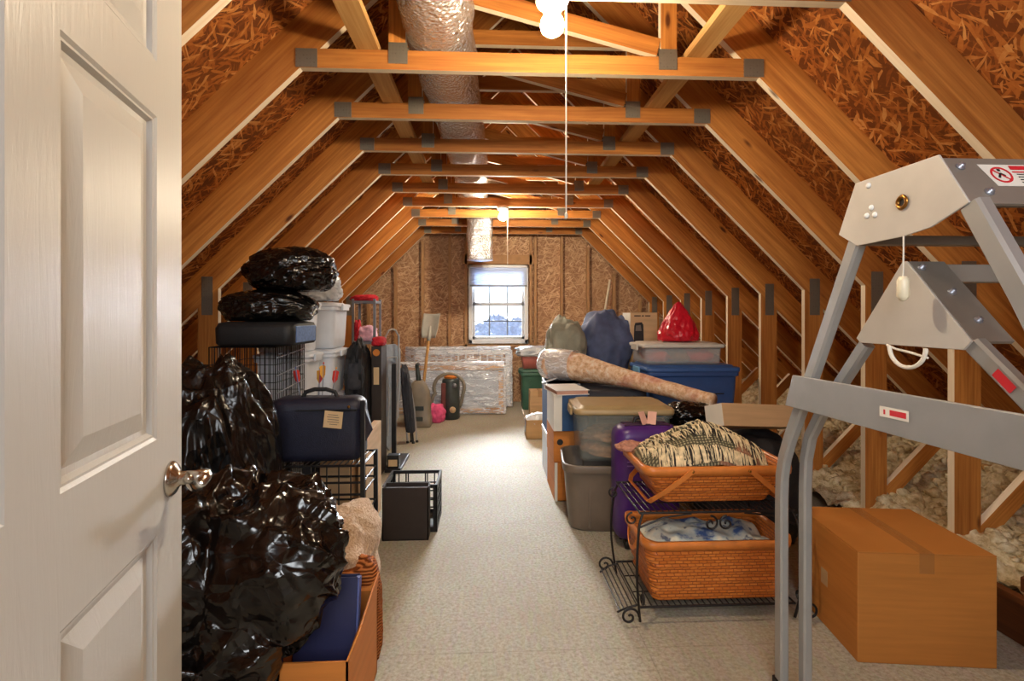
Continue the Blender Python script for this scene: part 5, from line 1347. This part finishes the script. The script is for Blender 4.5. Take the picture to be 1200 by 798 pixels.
# plastic wrapped bed ends
def bedend(name, label, loc, W_, H_, lean, slats, wood_):
    r = thing(name, label, 'bed end', loc); r.rotation_euler = (R(-lean), 0, 0)
    for s in (-1, 1): obj('post', MB().span((s*W_/2, -.02, 0), (s*(W_/2-.06), .025, H_)), wood_, r, bevel=.004)
    obj('top_rail', MB().span((-W_/2+.061, -.018, H_-.06), (W_/2-.061, .022, H_)), wood_, r, bevel=.004)
    obj('bottom_rail', MB().span((-W_/2+.061, -.018, .01), (W_/2-.061, .022, .085)), wood_, r, bevel=.004)
    if slats:
        for i in range(slats):
            x = -W_/2+.06 + (W_-.12)*(i+.5)/slats; obj('spindle', MB().span((x-.012, -.008, .0855), (x+.012, .012, H_-.0605)), wood_, r, bevel=.003)
    else: obj('panel', MB().span((-W_/2+.061, -.006, .0855), (W_/2-.061, .010, H_-.0605)), plain('blue_grey_panel', (178, 188, 200), .5), r)
    mb = MB(); mb.smooth = True
    def wp(u, v):
        x = (u-.5)*(W_+.03); z = .0 + v*(H_+.02); cr_ = .012*ridge(V((x*2.5, z*13, 2+W_))) + .014*ridge(V((x*4 + z*5, z*4, W_))) + .01*nz(V((x*9, z*14, 5)))
        return V((x, -.040 - cr_, z))
    mb.grid(wp, 110, 50); obj('plastic_wrap', mb, M['wrap'], r)
    mb = MB(); mb.smooth = True; pts = [((i/30-.5)*(W_+.03), -.01 + .006*nz(V((i*.7, 0, 0))), H_+.03) for i in range(31)]
    mb.tube(pts, [.026 + .012*nz(V((i*.6, 3, 0))) for i in range(31)], 10); obj('wrap_edge', mb, M['wrap_dense'], r)
    mb = MB(); mb.smooth = True; pts = [(W_/2+.02, -.005, H_*i/16) for i in range(17)]
    mb.tube(pts, [.02 + .010*nz(V((i*.6, 7, 0))) for i in range(17)], 10); obj('wrap_edge', mb, M['wrap_dense'], r)
    return r
bedend('bed_end', 'wide wooden bed end wrapped in shiny plastic standing nearest the vacuums', (-.545, 6.74, .012), 1.49, .63, 8, 0, M['wood_pale'])
bedend('bed_end', 'white spindled bed end wrapped in plastic standing against the gable studs', (-.425, 7.26, .012), 1.47, .80, 8, 13, M['white'])

# ================================================================== LIGHT AND CAMERA
wd = bpy.data.worlds.new('World'); SC.world = wd; wd.use_nodes = True
bg = wd.node_tree.nodes['Background']; bg.inputs[0].default_value = (.86, .93, 1, 1); bg.inputs[1].default_value = 3.2
sun = bpy.data.lights.new('hazy_winter_sun', 'SUN'); sun.energy = 54.0; sun.angle = R(32); sun.color = (.88, .94, 1.0)
so = bpy.data.objects.new('hazy_winter_sun', sun); COL.objects.link(so); so.location = (0, 20, 8)
so.rotation_euler = V((0.02, -1, -.30)).to_track_quat('-Z', 'Y').to_euler()
pl = bpy.data.lights.new('window_portal', 'AREA'); pl.shape = 'RECTANGLE'; pl.size = .9; pl.size_y = 1.2; pl.cycles.is_portal = True
po = bpy.data.objects.new('window_portal', pl); COL.objects.link(po); po.location = (.155, YW+.1, 1.47); po.rotation_euler = (R(-90), 0, 0)
ar = bpy.data.lights.new('added_fill', 'AREA'); ar.shape = 'RECTANGLE'; ar.size = 1.6; ar.size_y = 1.2; ar.energy = 66; ar.color = (.93, .97, 1)  # soft fill added behind the camera, no fixture stands there
ao = bpy.data.objects.new('added_fill', ar); COL.objects.link(ao); ao.location = (.1, -1.5, 2.15)
ao.rotation_euler = V((0.05, 1, -.42)).to_track_quat('-Z', 'Y').to_euler()
cam = bpy.data.cameras.new('camera'); co = bpy.data.objects.new('camera', cam); COL.objects.link(co)
cam.sensor_width = 36; cam.lens = 18; cam.shift_y = -29/1200; cam.clip_start = .03; cam.clip_end = 400
co.location = (0, 0, 1.3); co.rotation_euler = (R(90), 0, -math.atan(28/600))
SC.camera = co
vs = SC.view_settings; vs.view_transform = 'Standard'; vs.look = 'None'; vs.exposure = .25; vs.gamma = 1; vs.use_curve_mapping = False
SC.cycles.use_denoising = True; SC.cycles.max_bounces = 10; SC.cycles.diffuse_bounces = 5; SC.cycles.transparent_max_bounces = 16
SC.cycles.sample_clamp_indirect = 6
